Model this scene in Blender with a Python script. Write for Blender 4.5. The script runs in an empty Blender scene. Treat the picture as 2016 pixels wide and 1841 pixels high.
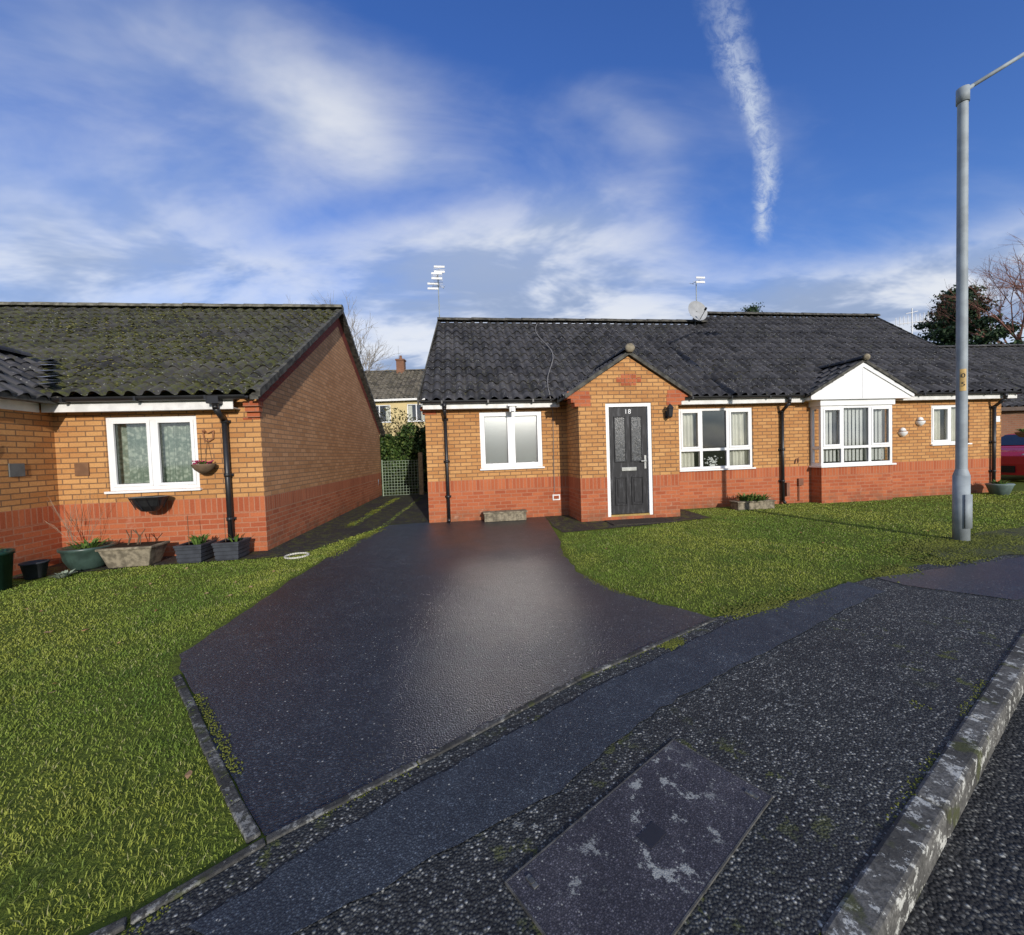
import bpy, math, random
import numpy as np
from mathutils import Matrix, Vector, noise as mnoise
random.seed(7); rng=np.random.default_rng(7)
scene=bpy.context.scene
COL=scene.collection

# ------------------------------------------------------------------ helpers
def empty(name,loc=(0,0,0),rotz=0.0):
    o=bpy.data.objects.new(name,None); COL.objects.link(o)
    o.location=loc; o.rotation_euler=(0,0,rotz); o.empty_display_size=.3
    return o

class MB:
    def __init__(s): s.v=[]; s.f=[]; s.m=[]
    def add(s,vs,fs,m=0):
        b=len(s.v); s.v+= [tuple(p) for p in vs]
        for f in fs: s.f.append([b+i for i in f]); s.m.append(m)
    def poly(s,vs,m=0): s.add(vs,[list(range(len(vs)))],m)
    def box(s,x0,x1,y0,y1,z0,z1,m=0):
        v=[(x0,y0,z0),(x1,y0,z0),(x1,y1,z0),(x0,y1,z0),(x0,y0,z1),(x1,y0,z1),(x1,y1,z1),(x0,y1,z1)]
        s.add(v,[[0,3,2,1],[4,5,6,7],[0,1,5,4],[1,2,6,5],[2,3,7,6],[3,0,4,7]],m)
    def cyl(s,p0,p1,r0,r1=None,n=12,m=0,caps=True):
        r1=r0 if r1 is None else r1
        p0=Vector(p0);p1=Vector(p1);d=(p1-p0)
        if d.length<1e-6: return
        d.normalize(); a=d.orthogonal().normalized(); b=d.cross(a)
        vs=[];
        for p,r in ((p0,r0),(p1,r1)):
            for i in range(n):
                t=2*math.pi*i/n; vs.append(p+a*math.cos(t)*r+b*math.sin(t)*r)
        fs=[[i,(i+1)%n,n+(i+1)%n,n+i] for i in range(n)]
        if caps: fs+= [list(range(n-1,-1,-1)),list(range(n,2*n))]
        s.add(vs,fs,m)
    def tube(s,pts,r,n=10,m=0):
        for a,b in zip(pts[:-1],pts[1:]): s.cyl(a,b,r,r,n,m)
    def lathe(s,c,prof,n=20,m=0,sx=1,sy=1):
        vs=[];fs=[]
        for r,z in prof:
            for i in range(n):
                t=2*math.pi*i/n; vs.append((c[0]+math.cos(t)*r*sx,c[1]+math.sin(t)*r*sy,c[2]+z))
        for k in range(len(prof)-1):
            for i in range(n):
                fs.append([k*n+i,k*n+(i+1)%n,(k+1)*n+(i+1)%n,(k+1)*n+i])
        s.add(vs,fs,m)
    def build(s,name,mats,parent=None,smooth=False,bevel=0):
        me=bpy.data.meshes.new(name); me.from_pydata(s.v,[],s.f); me.update()
        if not isinstance(mats,(list,tuple)): mats=[mats]
        for m in mats: me.materials.append(m)
        me.polygons.foreach_set('material_index',s.m)
        if smooth: me.polygons.foreach_set('use_smooth',[True]*len(s.f))
        o=bpy.data.objects.new(name,me); COL.objects.link(o)
        if parent: o.parent=parent
        if bevel:
            b=o.modifiers.new('b','BEVEL'); b.width=bevel; b.segments=2; b.limit_method='ANGLE'
        return o

def np_mesh(name,verts,faces_list,mat,parent=None,smooth=False):
    me=bpy.data.meshes.new(name)
    verts=np.asarray(verts,dtype=np.float32)
    me.vertices.add(len(verts)); me.vertices.foreach_set('co',verts.ravel())
    loops=np.concatenate([f.ravel() for f in faces_list]).astype(np.int32)
    tot=np.concatenate([np.full(len(f),f.shape[1]) for f in faces_list]).astype(np.int32)
    start=np.concatenate([[0],np.cumsum(tot)[:-1]]).astype(np.int32)
    me.loops.add(len(loops)); me.loops.foreach_set('vertex_index',loops)
    me.polygons.add(len(tot)); me.polygons.foreach_set('loop_start',start)
    me.update(calc_edges=True)
    me.materials.append(mat)
    if smooth: me.polygons.foreach_set('use_smooth',np.ones(len(tot),dtype=bool))
    o=bpy.data.objects.new(name,me); COL.objects.link(o)
    if parent: o.parent=parent
    return o

class NT:
    def __init__(s,name):
        s.mat=bpy.data.materials.new(name); s.mat.use_nodes=True
        s.t=s.mat.node_tree; s.b=s.t.nodes['Principled BSDF']
    def n(s,typ,**k):
        nd=s.t.nodes.new(typ)
        for a,v in k.items(): setattr(nd,a,v)
        return nd
    def l(s,a,b): s.t.links.new(a,b)
    def math(s,op,a,b=None,clamp=False):
        nd=s.n('ShaderNodeMath',operation=op,use_clamp=clamp)
        for i,x in enumerate((a,b)):
            if x is None: continue
            if isinstance(x,(int,float)): nd.inputs[i].default_value=x
            else: s.l(x,nd.inputs[i])
        return nd.outputs[0]
    def mix(s,f,a,b,blend='MIX'):
        nd=s.n('ShaderNodeMix',data_type='RGBA',blend_type=blend)
        for i,x in ((0,f),(6,a),(7,b)):
            if isinstance(x,(int,float)): nd.inputs[i].default_value=x
            elif isinstance(x,tuple): nd.inputs[i].default_value=(*x,1) if len(x)==3 else x
            else: s.l(x,nd.inputs[i])
        return nd.outputs[2]
    def noise(s,vec,scale,detail=4,rough=.55,dist=0):
        nd=s.n('ShaderNodeTexNoise'); nd.inputs['Scale'].default_value=scale; nd.inputs['Detail'].default_value=detail
        nd.inputs['Roughness'].default_value=rough; nd.inputs['Distortion'].default_value=dist
        if vec is not None: s.l(vec,nd.inputs['Vector'])
        return nd.outputs['Fac']
    def ramp(s,f,stops,interp='LINEAR'):
        nd=s.n('ShaderNodeValToRGB'); cr=nd.color_ramp; cr.interpolation=interp
        while len(cr.elements)<len(stops): cr.elements.new(.5)
        for e,(p,c) in zip(cr.elements,stops):
            e.position=p; e.color=(c,c,c,1) if isinstance(c,(int,float)) else (*c,1)
        s.l(f,nd.inputs[0]); return nd.outputs[0]
    def smooth(s,x,a,b,o0=0,o1=1):
        nd=s.n('ShaderNodeMapRange',interpolation_type='SMOOTHSTEP')
        if a>b: a,b,o0,o1=b,a,o1,o0
        s.l(x,nd.inputs[0]); nd.inputs[1].default_value=a; nd.inputs[2].default_value=b; nd.inputs[3].default_value=o0; nd.inputs[4].default_value=o1
        return nd.outputs[0]
    def obj(s): return s.n('ShaderNodeTexCoord').outputs['Object']
    def bump(s,h,strength=.3,dist=.01):
        nd=s.n('ShaderNodeBump'); nd.inputs['Strength'].default_value=strength; nd.inputs['Distance'].default_value=dist
        s.l(h,nd.inputs['Height']); s.l(nd.outputs[0],s.b.inputs['Normal'])
    def base(s,c):
        if isinstance(c,tuple): s.b.inputs['Base Color'].default_value=(*c,1)
        else: s.l(c,s.b.inputs['Base Color'])
    def set(s,rough=.6,spec=.5,metal=0):
        s.b.inputs['Roughness'].default_value=rough; s.b.inputs['Specular IOR Level'].default_value=spec; s.b.inputs['Metallic'].default_value=metal
        return s

def simple(name,c,rough=.6,spec=.4,metal=0,var=.25,scale=8,bump=0.0,dark=None):
    t=NT(name).set(rough,spec,metal); o=t.obj()
    f=t.noise(o,scale,4)
    c2=dark if dark else tuple(x*(1-var) for x in c)
    t.base(t.mix(t.smooth(f,.35,.65),c2,c))
    if bump: t.bump(t.noise(o,scale*8,3),bump,.005)
    return t.mat

# ------------------------------------------------------------------ materials
def brick_mat(name,up1,up2,lo1,lo2,mort_u,mort_l,band=.84,all_red=False):
    t=NT(name).set(.85,.25); o=t.obj()
    sp=t.n('ShaderNodeSeparateXYZ'); t.l(o,sp.inputs[0])
    u=t.math('ADD',sp.outputs[0],sp.outputs[1]); z=sp.outputs[2]
    cb=t.n('ShaderNodeCombineXYZ'); t.l(u,cb.inputs[0]); t.l(z,cb.inputs[1])
    cs=t.n('ShaderNodeCombineXYZ'); t.l(t.math('SUBTRACT',z,band-.225),cs.inputs[0]); t.l(u,cs.inputs[1])
    def br(vec,c1,c2,m,off=.5,bias=0):
        nd=t.n('ShaderNodeTexBrick',offset=off); t.l(vec,nd.inputs['Vector'])
        nd.inputs['Color1'].default_value=(*c1,1); nd.inputs['Color2'].default_value=(*c2,1); nd.inputs['Mortar'].default_value=(*m,1)
        nd.inputs['Scale'].default_value=1; nd.inputs['Mortar Size'].default_value=.0085; nd.inputs['Mortar Smooth'].default_value=.1
        nd.inputs['Bias'].default_value=bias; nd.inputs['Brick Width'].default_value=.225; nd.inputs['Row Height'].default_value=.075
        return nd
    b1=br(cb.outputs[0],up1,up2,mort_u); b2=br(cb.outputs[0],lo1,lo2,mort_l); b3=br(cs.outputs[0],lo1,lo2,mort_l,0)
    inb=t.math('GREATER_THAN',z,band-.225)
    low=t.mix(inb,b2.outputs[0],b3.outputs[0])
    fl=t.n('ShaderNodeMix'); t.l(inb,fl.inputs[0]); t.l(b2.outputs[1],fl.inputs[2]); t.l(b3.outputs[1],fl.inputs[3])
    if all_red: col,fac=b2.outputs[0],b2.outputs[1]
    else:
        isup=t.math('GREATER_THAN',z,band)
        col=t.mix(isup,low,b1.outputs[0])
        fu=t.n('ShaderNodeMix'); t.l(isup,fu.inputs[0]); t.l(fl.outputs[0],fu.inputs[2]); t.l(b1.outputs[1],fu.inputs[3]); fac=fu.outputs[0]
    n1=t.noise(o,1.3,4,.65); n2=t.noise(o,45,2,.6)
    col=t.mix(t.smooth(n1,.3,.75,0,.4),col,t.mix(1,col,(.66,.6,.55),'MULTIPLY'))
    col=t.mix(t.smooth(n2,.3,.8,0,.4),col,t.mix(1,col,(.6,.5,.42),'MULTIPLY'))
    n3=t.noise(o,3,4,.7)
    damp=t.math('MULTIPLY',t.smooth(z,.0,.35,1,0),t.smooth(n3,.35,.65),True)
    col=t.mix(t.math('MULTIPLY',damp,.6),col,(.12,.075,.045))
    eff=t.math('MULTIPLY',t.smooth(n3,.60,.75),t.smooth(z,.3,.95,1,0))
    col=t.mix(t.math('MULTIPLY',eff,.35),col,(.55,.36,.26))
    t.base(col)
    h=t.math('SUBTRACT',t.math('MULTIPLY',n2,.3),fac)
    t.bump(h,.5,.006)
    return t.mat
Y1=(.60,.325,.125);Y2=(.455,.21,.072);R1=(.49,.150,.062);R2=(.36,.090,.038);MU=(.22,.125,.065);ML=(.42,.19,.11)
M_brick=brick_mat('buff_and_red_brick',Y1,Y2,R1,R2,MU,ML)
M_red=brick_mat('red_brick',R1,R2,R1,R2,(.36,.16,.1),(.36,.16,.1),band=99,all_red=True)
M_gable=brick_mat('buff_brick_gable',(.68,.37,.18),(.50,.25,.11),(.54,.18,.085),(.40,.115,.055),(.34,.21,.12),(.48,.25,.15),band=.83)
M_verge=brick_mat('verge_brick',(.30,.06,.04),(.22,.045,.03),(.3,.06,.04),(.22,.045,.03),(.2,.08,.06),(.2,.08,.06),band=99,all_red=True)
M_dullbrick=brick_mat('brown_brick',(.26,.12,.07),(.19,.085,.05),(.26,.12,.07),(.19,.085,.05),(.2,.14,.1),(.2,.14,.1),band=99,all_red=True)

def roof_mat(name,moss=.5,base=(.032,.031,.033)):
    t=NT(name).set(.7,.35); o=t.obj()
    vor=t.n('ShaderNodeTexVoronoi'); vor.inputs['Scale'].default_value=3.6; t.l(o,vor.inputs['Vector'])
    sep=t.n('ShaderNodeSeparateColor'); t.l(vor.outputs['Color'],sep.inputs[0])
    c=t.mix(sep.outputs[0],tuple(x*.6 for x in base),tuple(x*1.7 for x in base))
    n=t.noise(o,.9,4,.6); n2=t.noise(o,14,4,.7); n3=t.noise(o,60,2,.6)
    c=t.mix(t.smooth(n2,.5,.8,0,.5),c,(.085,.08,.07))
    mm=t.math('MULTIPLY',t.smooth(n2,.62-moss*.2,.8-moss*.18),t.smooth(n,.55-moss*.25,.75-moss*.25))
    mc=t.mix(n3,(.035,.042,.012),(.14,.14,.035))
    c=t.mix(mm,c,mc)
    v2=t.n('ShaderNodeTexVoronoi'); v2.inputs['Scale'].default_value=17; t.l(o,v2.inputs['Vector'])
    spk=t.math('MULTIPLY',t.smooth(v2.outputs['Distance'],.10,.19,1,0),t.smooth(t.noise(o,2.5,2),.40,.52))
    c=t.mix(t.math('MULTIPLY',spk,.8),c,(.42,.42,.36))
    t.base(c); t.bump(t.math('ADD',n3,mm),.35,.01)
    return t.mat
M_roof=roof_mat('concrete_roof_tiles',.36,(.046,.044,.045))
M_roofm=roof_mat('mossy_roof_tiles',.98,(.052,.048,.042))
M_ridge=simple('ridge_tile',(.10,.095,.08),.85,.3,0,.6,9,.4)
M_ridge2=simple('ridge_tile_mossy',(.19,.18,.14),.9,.2,0,.6,7,.4)
M_white=simple('white_upvc',(.80,.80,.79),.35,.5,0,.06,3)
M_whited=simple('white_fascia',(.76,.75,.72),.5,.4,0,.18,6)
M_black=simple('black_gutter_plastic',(.018,.018,.02),.4,.5,0,.3,5)
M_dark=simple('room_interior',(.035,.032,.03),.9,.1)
M_lead=simple('lead_flashing',(.36,.38,.42),.5,.5,.2,.5,10,.3)
M_bal=simple('grey_metal',(.31,.35,.37),.6,.4,0,.25,5)
M_stone=simple('stone',(.28,.24,.17),.9,.2,0,.55,14,.6)
M_fabric=simple('curtain_cream',(.66,.64,.56),.9,.1,0,.15,4)
M_blind=simple('blind_white',(.60,.68,.66),.5,.4,0,.06,3)
M_blindv=simple('vertical_blind_fabric',(.72,.72,.70),.8,.2,0,.1,3)
M_brass=simple('brass',(.55,.38,.14),.35,.5,.8)
M_chrome=simple('chrome',(.7,.7,.68),.25,.5,.9)

def net_mat():
    t=NT('net_curtain').set(.9,.1); o=t.obj()
    v=t.n('ShaderNodeTexVoronoi'); v.feature='SMOOTH_F1'; v.inputs['Scale'].default_value=19; t.l(o,v.inputs['Vector'])
    n=t.noise(o,40,3,.7)
    f=t.math('MULTIPLY',t.smooth(v.outputs['Distance'],.15,.5),t.smooth(n,.3,.6,.6,1))
    t.base(t.mix(f,(.44,.48,.40),(.19,.235,.19)))
    return t.mat
M_net=net_mat()

def glass_mat(name='window_glass',lo=.10,rough=.05):
    m=bpy.data.materials.new(name); m.use_nodes=True; t=m.node_tree; t.nodes.clear()
    out=t.nodes.new('ShaderNodeOutputMaterial'); mx=t.nodes.new('ShaderNodeMixShader'); tr=t.nodes.new('ShaderNodeBsdfTransparent'); gl=t.nodes.new('ShaderNodeBsdfGlossy')
    gl.inputs['Roughness'].default_value=rough; gl.inputs['Color'].default_value=(1,1,1,1); tr.inputs[0].default_value=(.9,.93,.92,1)
    lw=t.nodes.new('ShaderNodeLayerWeight'); lw.inputs['Blend'].default_value=.35
    mr=t.nodes.new('ShaderNodeMapRange'); mr.inputs[3].default_value=lo; mr.inputs[4].default_value=.9
    t.links.new(lw.outputs['Fresnel'],mr.inputs[0]); t.links.new(mr.outputs[0],mx.inputs[0])
    t.links.new(tr.outputs[0],mx.inputs[1]); t.links.new(gl.outputs[0],mx.inputs[2]); t.links.new(mx.outputs[0],out.inputs[0])
    return m
M_glass=glass_mat(); M_glass_boost=glass_mat('boosted_reflection_glass',.55,.15)  # window_1 pane: reflectance raised to throw more sunlight onto the driveway

def door_mat():
    t=NT('black_door_weathered').set(.55,.3); o=t.obj()
    mp=t.n('ShaderNodeMapping'); mp.inputs['Scale'].default_value=(9,9,1.6); t.l(o,mp.inputs[0])
    n=t.noise(mp.outputs[0],2.2,5,.7)
    t.base(t.mix(t.smooth(n,.48,.78),(.014,.014,.016),(.075,.075,.08))); return t.mat
M_door=door_mat()

def asphalt(name,dark,mid,light,scale,white=.02,moss=0.0,lichen=0.0,bump=.5,rough=.75,spec=.4,mottle=1.8):
    t=NT(name).set(rough,spec); o=t.obj()
    v=t.n('ShaderNodeTexVoronoi'); v.inputs['Scale'].default_value=scale; t.l(o,v.inputs['Vector'])
    sp=t.n('ShaderNodeSeparateColor'); t.l(v.outputs['Color'],sp.inputs[0])
    c=t.ramp(sp.outputs[0],[(0,dark),(.55,mid),(.9,light),(1,tuple(x*1.6 for x in light))])
    wm=t.math('GREATER_THAN',sp.outputs[1],1-white)
    c=t.mix(t.math('MULTIPLY',wm,.8),c,(.46,.46,.42))
    edge=t.smooth(v.outputs['Distance'],.25,.6,0,.75)
    c=t.mix(edge,c,tuple(x*.5 for x in dark))
    big=t.noise(o,.8,5,.62); med=t.noise(o,5,4,.65)
    c=t.mix(t.smooth(big,.35,.7,0,.5),c,t.mix(1,c,(.5,.5,.52),'MULTIPLY'))
    c=t.mix(t.smooth(med,.42,.75,0,.6),c,t.mix(1,c,(mottle,mottle*.98,mottle*.92),'MULTIPLY'))
    if lichen:
        nl=t.noise(o,11,6,.75); nb=t.noise(o,1.1,2)
        lm=t.math('MULTIPLY',t.smooth(nl,.66-.06*lichen,.70-.06*lichen),t.smooth(nb,.5,.62))
        c=t.mix(t.math('MULTIPLY',lm,.75),c,(.40,.41,.37))
    if moss:
        nm=t.noise(o,7,5,.7); nb2=t.noise(o,.7,2)
        ms=t.math('MULTIPLY',t.smooth(nm,.60-.12*moss,.66-.1*moss),t.smooth(nb2,.5-.12*moss,.6-.12*moss))
        c=t.mix(t.math('MULTIPLY',ms,.85),c,(.075,.085,.015))
    t.base(c)
    t.bump(t.math('SUBTRACT',med,v.outputs['Distance']),bump,.6/scale)
    t.l(t.smooth(big,.3,.7,rough+.06,rough-.06),t.b.inputs['Roughness'])
    return t.mat
M_drive=asphalt('driveway_tarmac',(.018,.023,.029),(.034,.042,.052),(.072,.084,.098),110,.008,0,0,.62,.40,.6,1.9)
M_pave=asphalt('pavement_tarmac',(.020,.022,.023),(.050,.054,.055),(.14,.145,.138),100,.055,.3,1.0,.9,.75)
M_trench=asphalt('trench_tarmac',(.034,.042,.055),(.052,.065,.082),(.085,.102,.122),140,.010,0,0,.5,.65)
M_road=asphalt('road_tarmac',(.018,.018,.019),(.045,.045,.046),(.13,.13,.12),75,.035,0,0,1.0,.8)
M_path=asphalt('path_tarmac',(.022,.020,.020),(.042,.038,.034),(.075,.068,.055),90,.01,.9,0,.6,.8)
M_mossy=asphalt('mossy_tarmac',(.02,.02,.015),(.035,.035,.02),(.07,.07,.04),90,.02,2.2,0,.8,.85)
M_cover=asphalt('inspection_cover_infill',(.050,.048,.058),(.078,.075,.090),(.12,.115,.13),170,.018,0,1.5,.4,.7)

def kerb_mat(name,c=(.21,.20,.17),l=.9):
    t=NT(name).set(.9,.2); o=t.obj()
    n=t.noise(o,16,7,.8); m=t.noise(o,3,3); k=t.noise(o,60,4,.7)
    col=t.mix(t.smooth(k,.3,.7),tuple(x*.4 for x in c),c)
    col=t.mix(t.smooth(m,.42,.6,0,.7),col,tuple(x*.25 for x in c))
    col=t.mix(t.math('MULTIPLY',t.smooth(n,.54,.585),l),col,(.52,.52,.47))
    col=t.mix(t.math('MULTIPLY',t.smooth(t.noise(o,6,5),.58,.66),.6),col,(.07,.08,.02))
    t.base(col); t.bump(k,.8,.004); return t.mat
M_kerb=kerb_mat('kerb_concrete',(.17,.165,.15)); M_edging=kerb_mat('edging_concrete',(.10,.098,.09),.35)

def ground_mat():
    t=NT('lawn_ground').set(.95,.1); o=t.obj()
    n=t.noise(o,1.2,4); k=t.noise(o,25,4,.7)
    c=t.mix(n,(.08,.12,.018),(.14,.165,.028)); c=t.mix(t.smooth(k,.4,.75,0,.6),c,(.05,.055,.018))
    t.base(c); t.bump(k,.7,.03); return t.mat
M_ground=ground_mat()
def grass_mat():
    t=NT('grass_blades').set(.7,.15); o=t.obj()
    g=t.n('ShaderNodeNewGeometry')
    n=t.noise(o,.55,4,.6); n2=t.noise(o,2.6,4,.65); n4=t.noise(o,11,3)
    a=t.mix(t.smooth(n,.38,.62),(.155,.235,.036),(.32,.345,.062))
    a=t.mix(t.smooth(n2,.48,.68,0,.8),a,(.085,.155,.028))
    a=t.mix(t.smooth(n4,.52,.72,0,.5),a,(.30,.29,.09))
    a=t.mix(t.math('MULTIPLY',g.outputs['Random Per Island'],.35),a,(.075,.125,.022))
    dry=t.math('GREATER_THAN',g.outputs['Random Per Island'],.93)
    a=t.mix(t.math('MULTIPLY',dry,.7),a,(.36,.33,.17))
    t.base(a)
    return t.mat
M_grass=grass_mat()
def leafy(name,c1,c2,c3=None,rough=.6):
    t=NT(name).set(rough,.25); g=t.n('ShaderNodeNewGeometry'); n=t.noise(t.obj(),1.8,3)
    a=t.mix(g.outputs['Random Per Island'],c1,c2)
    a=t.mix(t.smooth(n,.4,.65,0,.6),a,tuple(x*.4 for x in c1))
    if c3: a=t.mix(t.math('GREATER_THAN',g.outputs['Random Per Island'],.85),a,c3)
    t.base(a); return t.mat
M_moss=leafy('moss',(.07,.085,.01),(.16,.17,.025))
M_ivy=leafy('ivy_leaves',(.025,.055,.012),(.07,.12,.025),(.12,.16,.04))
M_twig=simple('twigs',(.16,.11,.07),.9,.1,0,.4,6)
M_twigr=simple('reddish_twigs',(.26,.13,.10),.9,.1,0,.3,6)
M_twigw=simple('pale_birch_bark',(.42,.38,.33),.9,.1,0,.4,6)
M_pine=leafy('pine_needles',(.018,.042,.018),(.05,.085,.032))
M_soil=simple('soil',(.045,.032,.02),.95,.1,0,.5,20,.8)
M_leafd=leafy('fallen_leaf',(.25,.12,.05),(.40,.27,.15))

# ------------------------------------------------------------------ sun and sky
EL=math.radians(16.5); AZ=math.radians(17.5)
S=Vector((math.sin(AZ)*math.cos(EL),-math.cos(AZ)*math.cos(EL),math.sin(EL)))
sl=bpy.data.lights.new('sun','SUN'); sl.energy=3.8; sl.angle=math.radians(.6); sl.color=(1,.94,.86)
so=bpy.data.objects.new('sun',sl); COL.objects.link(so); so.rotation_euler=S.to_track_quat('Z','Y').to_euler(); so.location=S*60

w=bpy.data.worlds.new('World'); scene.world=w; w.use_nodes=True
class WT(NT):
    def __init__(s,t): s.t=t
t=WT(w.node_tree); w.node_tree.nodes.clear()
tc=t.n('ShaderNodeTexCoord').outputs['Generated']
sky=t.n('ShaderNodeTexSky',sky_type='NISHITA',sun_disc=False,sun_elevation=EL,sun_rotation=math.pi-AZ,air_density=1.0,dust_density=.4,ozone_density=3.0)
hs=t.n('ShaderNodeHueSaturation'); hs.inputs['Hue'].default_value=.52; hs.inputs['Saturation'].default_value=1.22; hs.inputs['Value'].default_value=1.30; t.l(sky.outputs[0],hs.inputs['Color'])
bg=t.n('ShaderNodeBackground'); bg.inputs[1].default_value=.15; t.l(hs.outputs[0],bg.inputs[0])
sp=t.n('ShaderNodeSeparateXYZ'); t.l(tc,sp.inputs[0])
X,Yy,Z=sp.outputs
ym=t.math('MAXIMUM',Yy,.15)
u=t.math('DIVIDE',X,ym); v=t.math('DIVIDE',Z,ym)
zz=t.math('ADD',t.math('MAXIMUM',Z,0),.28)
cb=t.n('ShaderNodeCombineXYZ'); t.l(t.math('DIVIDE',X,zz),cb.inputs[0]); t.l(t.math('DIVIDE',Yy,zz),cb.inputs[1])
mp=t.n('ShaderNodeMapping'); mp.inputs['Rotation'].default_value=(0,0,math.radians(-38)); mp.inputs['Scale'].default_value=(.66,1.2,1); t.l(cb.outputs[0],mp.inputs[0])
n1=t.noise(mp.outputs[0],1.15,6,.54,.5); n2=t.noise(mp.outputs[0],3.9,6,.60,.6)
nn=t.math('ADD',t.math('MULTIPLY',n1,.74),t.math('MULTIPLY',n2,.26))
def gauss(cu,cv,su,sv,rot=0,amp=1):
    du=t.math('SUBTRACT',u,cu); dv=t.math('SUBTRACT',v,cv)
    c,s=math.cos(rot),math.sin(rot)
    a=t.math('ADD',t.math('MULTIPLY',du,c/su),t.math('MULTIPLY',dv,s/su))
    b=t.math('ADD',t.math('MULTIPLY',du,-s/sv),t.math('MULTIPLY',dv,c/sv))
    r=t.math('ADD',t.math('MULTIPLY',a,a),t.math('MULTIPLY',b,b))
    return t.math('MULTIPLY',t.math('EXPONENT',t.math('MULTIPLY',r,-1)),amp)
gs=[gauss(-.65,.93,.75,.20,-.32,.19),gauss(-.38,.80,.18,.08,-.5,.22),gauss(.06,.46,.44,.19,.1,.42),gauss(-.98,.52,.65,.20,.0,.32),gauss(1.15,.36,.7,.12,.20,.34),gauss(.30,.78,.20,.07,-.6,.12),gauss(0,.15,4,.22,0,.34),gauss(.75,.30,.5,.13,.15,.18),
    gauss(.20,1.05,.55,.18,0,-.20),gauss(1.0,.85,.40,.25,.3,-.12),gauss(.50,.58,.14,.16,0,-.14),gauss(-.30,.60,.35,.06,.1,-.16)]
cov=nn
for g_ in gs: cov=t.math('ADD',cov,g_)
cov=t.math('ADD',cov,t.smooth(Yy,.1,-.3,0,.30))  # unseen cloud added behind the camera for neutral reflections and softer ambient light
dens=t.smooth(cov,.43,.97,0,.93)
n3=t.noise(mp.outputs[0],2.6,5,.6,.3)
ccol=t.mix(t.smooth(n3,.38,.60),(.48,.58,.80),(.90,.93,.98))
grey=t.math('MULTIPLY',t.smooth(v,.15,.80,1,0),t.smooth(n3,.38,.52,1,0))
ccol=t.mix(t.math('MULTIPLY',grey,.8),ccol,(.30,.39,.57))
bc=t.n('ShaderNodeBackground'); bc.inputs[1].default_value=.90; t.l(ccol,bc.inputs[0])
mx=t.n('ShaderNodeMixShader'); t.l(dens,mx.inputs[0]); t.l(bg.outputs[0],mx.inputs[1]); t.l(bc.outputs[0],mx.inputs[2])
cr=t.n('ShaderNodeFloatCurve'); cm=cr.mapping; c0=cm.curves[0]
vmin,vmax=.45,1.15
mr=t.n('ShaderNodeMapRange'); t.l(v,mr.inputs[0]); mr.inputs[1].default_value=vmin; mr.inputs[2].default_value=vmax
pts=[(.486,.622),(.57,.632),(.665,.639),(.785,.614),(.916,.567),(1.057,.533)]
cs=[((a-vmin)/(vmax-vmin),(b-.4)/.4) for a,b in pts]
c0.points[0].location=(0,(.615-.4)/.4); c0.points[1].location=(1,(.50-.4)/.4)
for a,b in cs: c0.points.new(a,b)
cm.update(); t.l(mr.outputs[0],cr.inputs['Value'])
uc=t.math('ADD',t.math('MULTIPLY',cr.outputs[0],.4),.4)
cuv=t.n('ShaderNodeCombineXYZ'); t.l(u,cuv.inputs[0]); t.l(v,cuv.inputs[1])
nt1=t.noise(cuv.outputs[0],9,6,.7,.5); nt2=t.noise(cuv.outputs[0],24,6,.75,.6)
du=t.math('SUBTRACT',u,uc); du=t.math('ADD',du,t.math('MULTIPLY',t.math('SUBTRACT',nt1,.5),.07))
wd=t.smooth(v,.45,1.05,.021,.055)
r=t.math('DIVIDE',t.math('ABSOLUTE',du),wd)
band=t.smooth(r,.0,1.35,1,0)
band=t.math('MULTIPLY',band,t.smooth(nt2,.32,.66,.15,1)); band=t.math('MULTIPLY',band,t.smooth(v,.47,.53)); band=t.math('MULTIPLY',band,t.smooth(v,.80,1.15,.80,.22))
bt=t.n('ShaderNodeBackground'); bt.inputs[0].default_value=(.74,.83,.98,1); bt.inputs[1].default_value=.85
mx2=t.n('ShaderNodeMixShader'); t.l(band,mx2.inputs[0]); t.l(mx.outputs[0],mx2.inputs[1]); t.l(bt.outputs[0],mx2.inputs[2])
wo=t.n('ShaderNodeOutputWorld'); t.l(mx2.outputs[0],wo.inputs[0])

# ------------------------------------------------------------------ camera
p=math.atan(27.5/800); R=Matrix.Rotation(math.pi/2-p,4,'X')@Matrix.Rotation(math.radians(-1.95),4,'Z')
cam=bpy.data.cameras.new('camera'); co=bpy.data.objects.new('camera',cam); COL.objects.link(co)
co.matrix_world=Matrix.Translation((0,0,1.35))@R
cam.sensor_fit='HORIZONTAL'; cam.sensor_width=36; cam.lens=800/2016*36; cam.clip_end=2000; cam.clip_start=.05
scene.camera=co
scene.view_settings.view_transform='Standard'; scene.view_settings.look='None'; scene.view_settings.exposure=0

# ------------------------------------------------------------------ ground sheets
def sheet(name,pts,z,mat,parent=None):
    m=MB(); m.poly([(x,y,z) for x,y in pts]); o=m.build(name,mat,parent); return o
def densify(pts,step=.25,jit=0.0,closed=True):
    out=[]
    for (a,b) in zip(pts,pts[1:]+(pts[:1] if closed else [])):
        L=math.dist(a,b); k=max(1,int(L/step)) if L<15 else 1
        for i in range(k):
            f=i/k; out.append((a[0]+(b[0]-a[0])*f+random.uniform(-jit,jit)*(L<15),a[1]+(b[1]-a[1])*f+random.uniform(-jit,jit)*(L<15)))
    if not closed: out.append(pts[-1])
    return out
sheet('ground',[(-600,-600),(600,-600),(600,900),(-600,900)],-.13,M_ground)
kl=[(-60,-37.3),(-4,-1.98),(-2,-.72),(.80,1.07),(3.53,2.79),(5,3.62),(8,4.7),(14,5.5),(80,14)]
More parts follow.
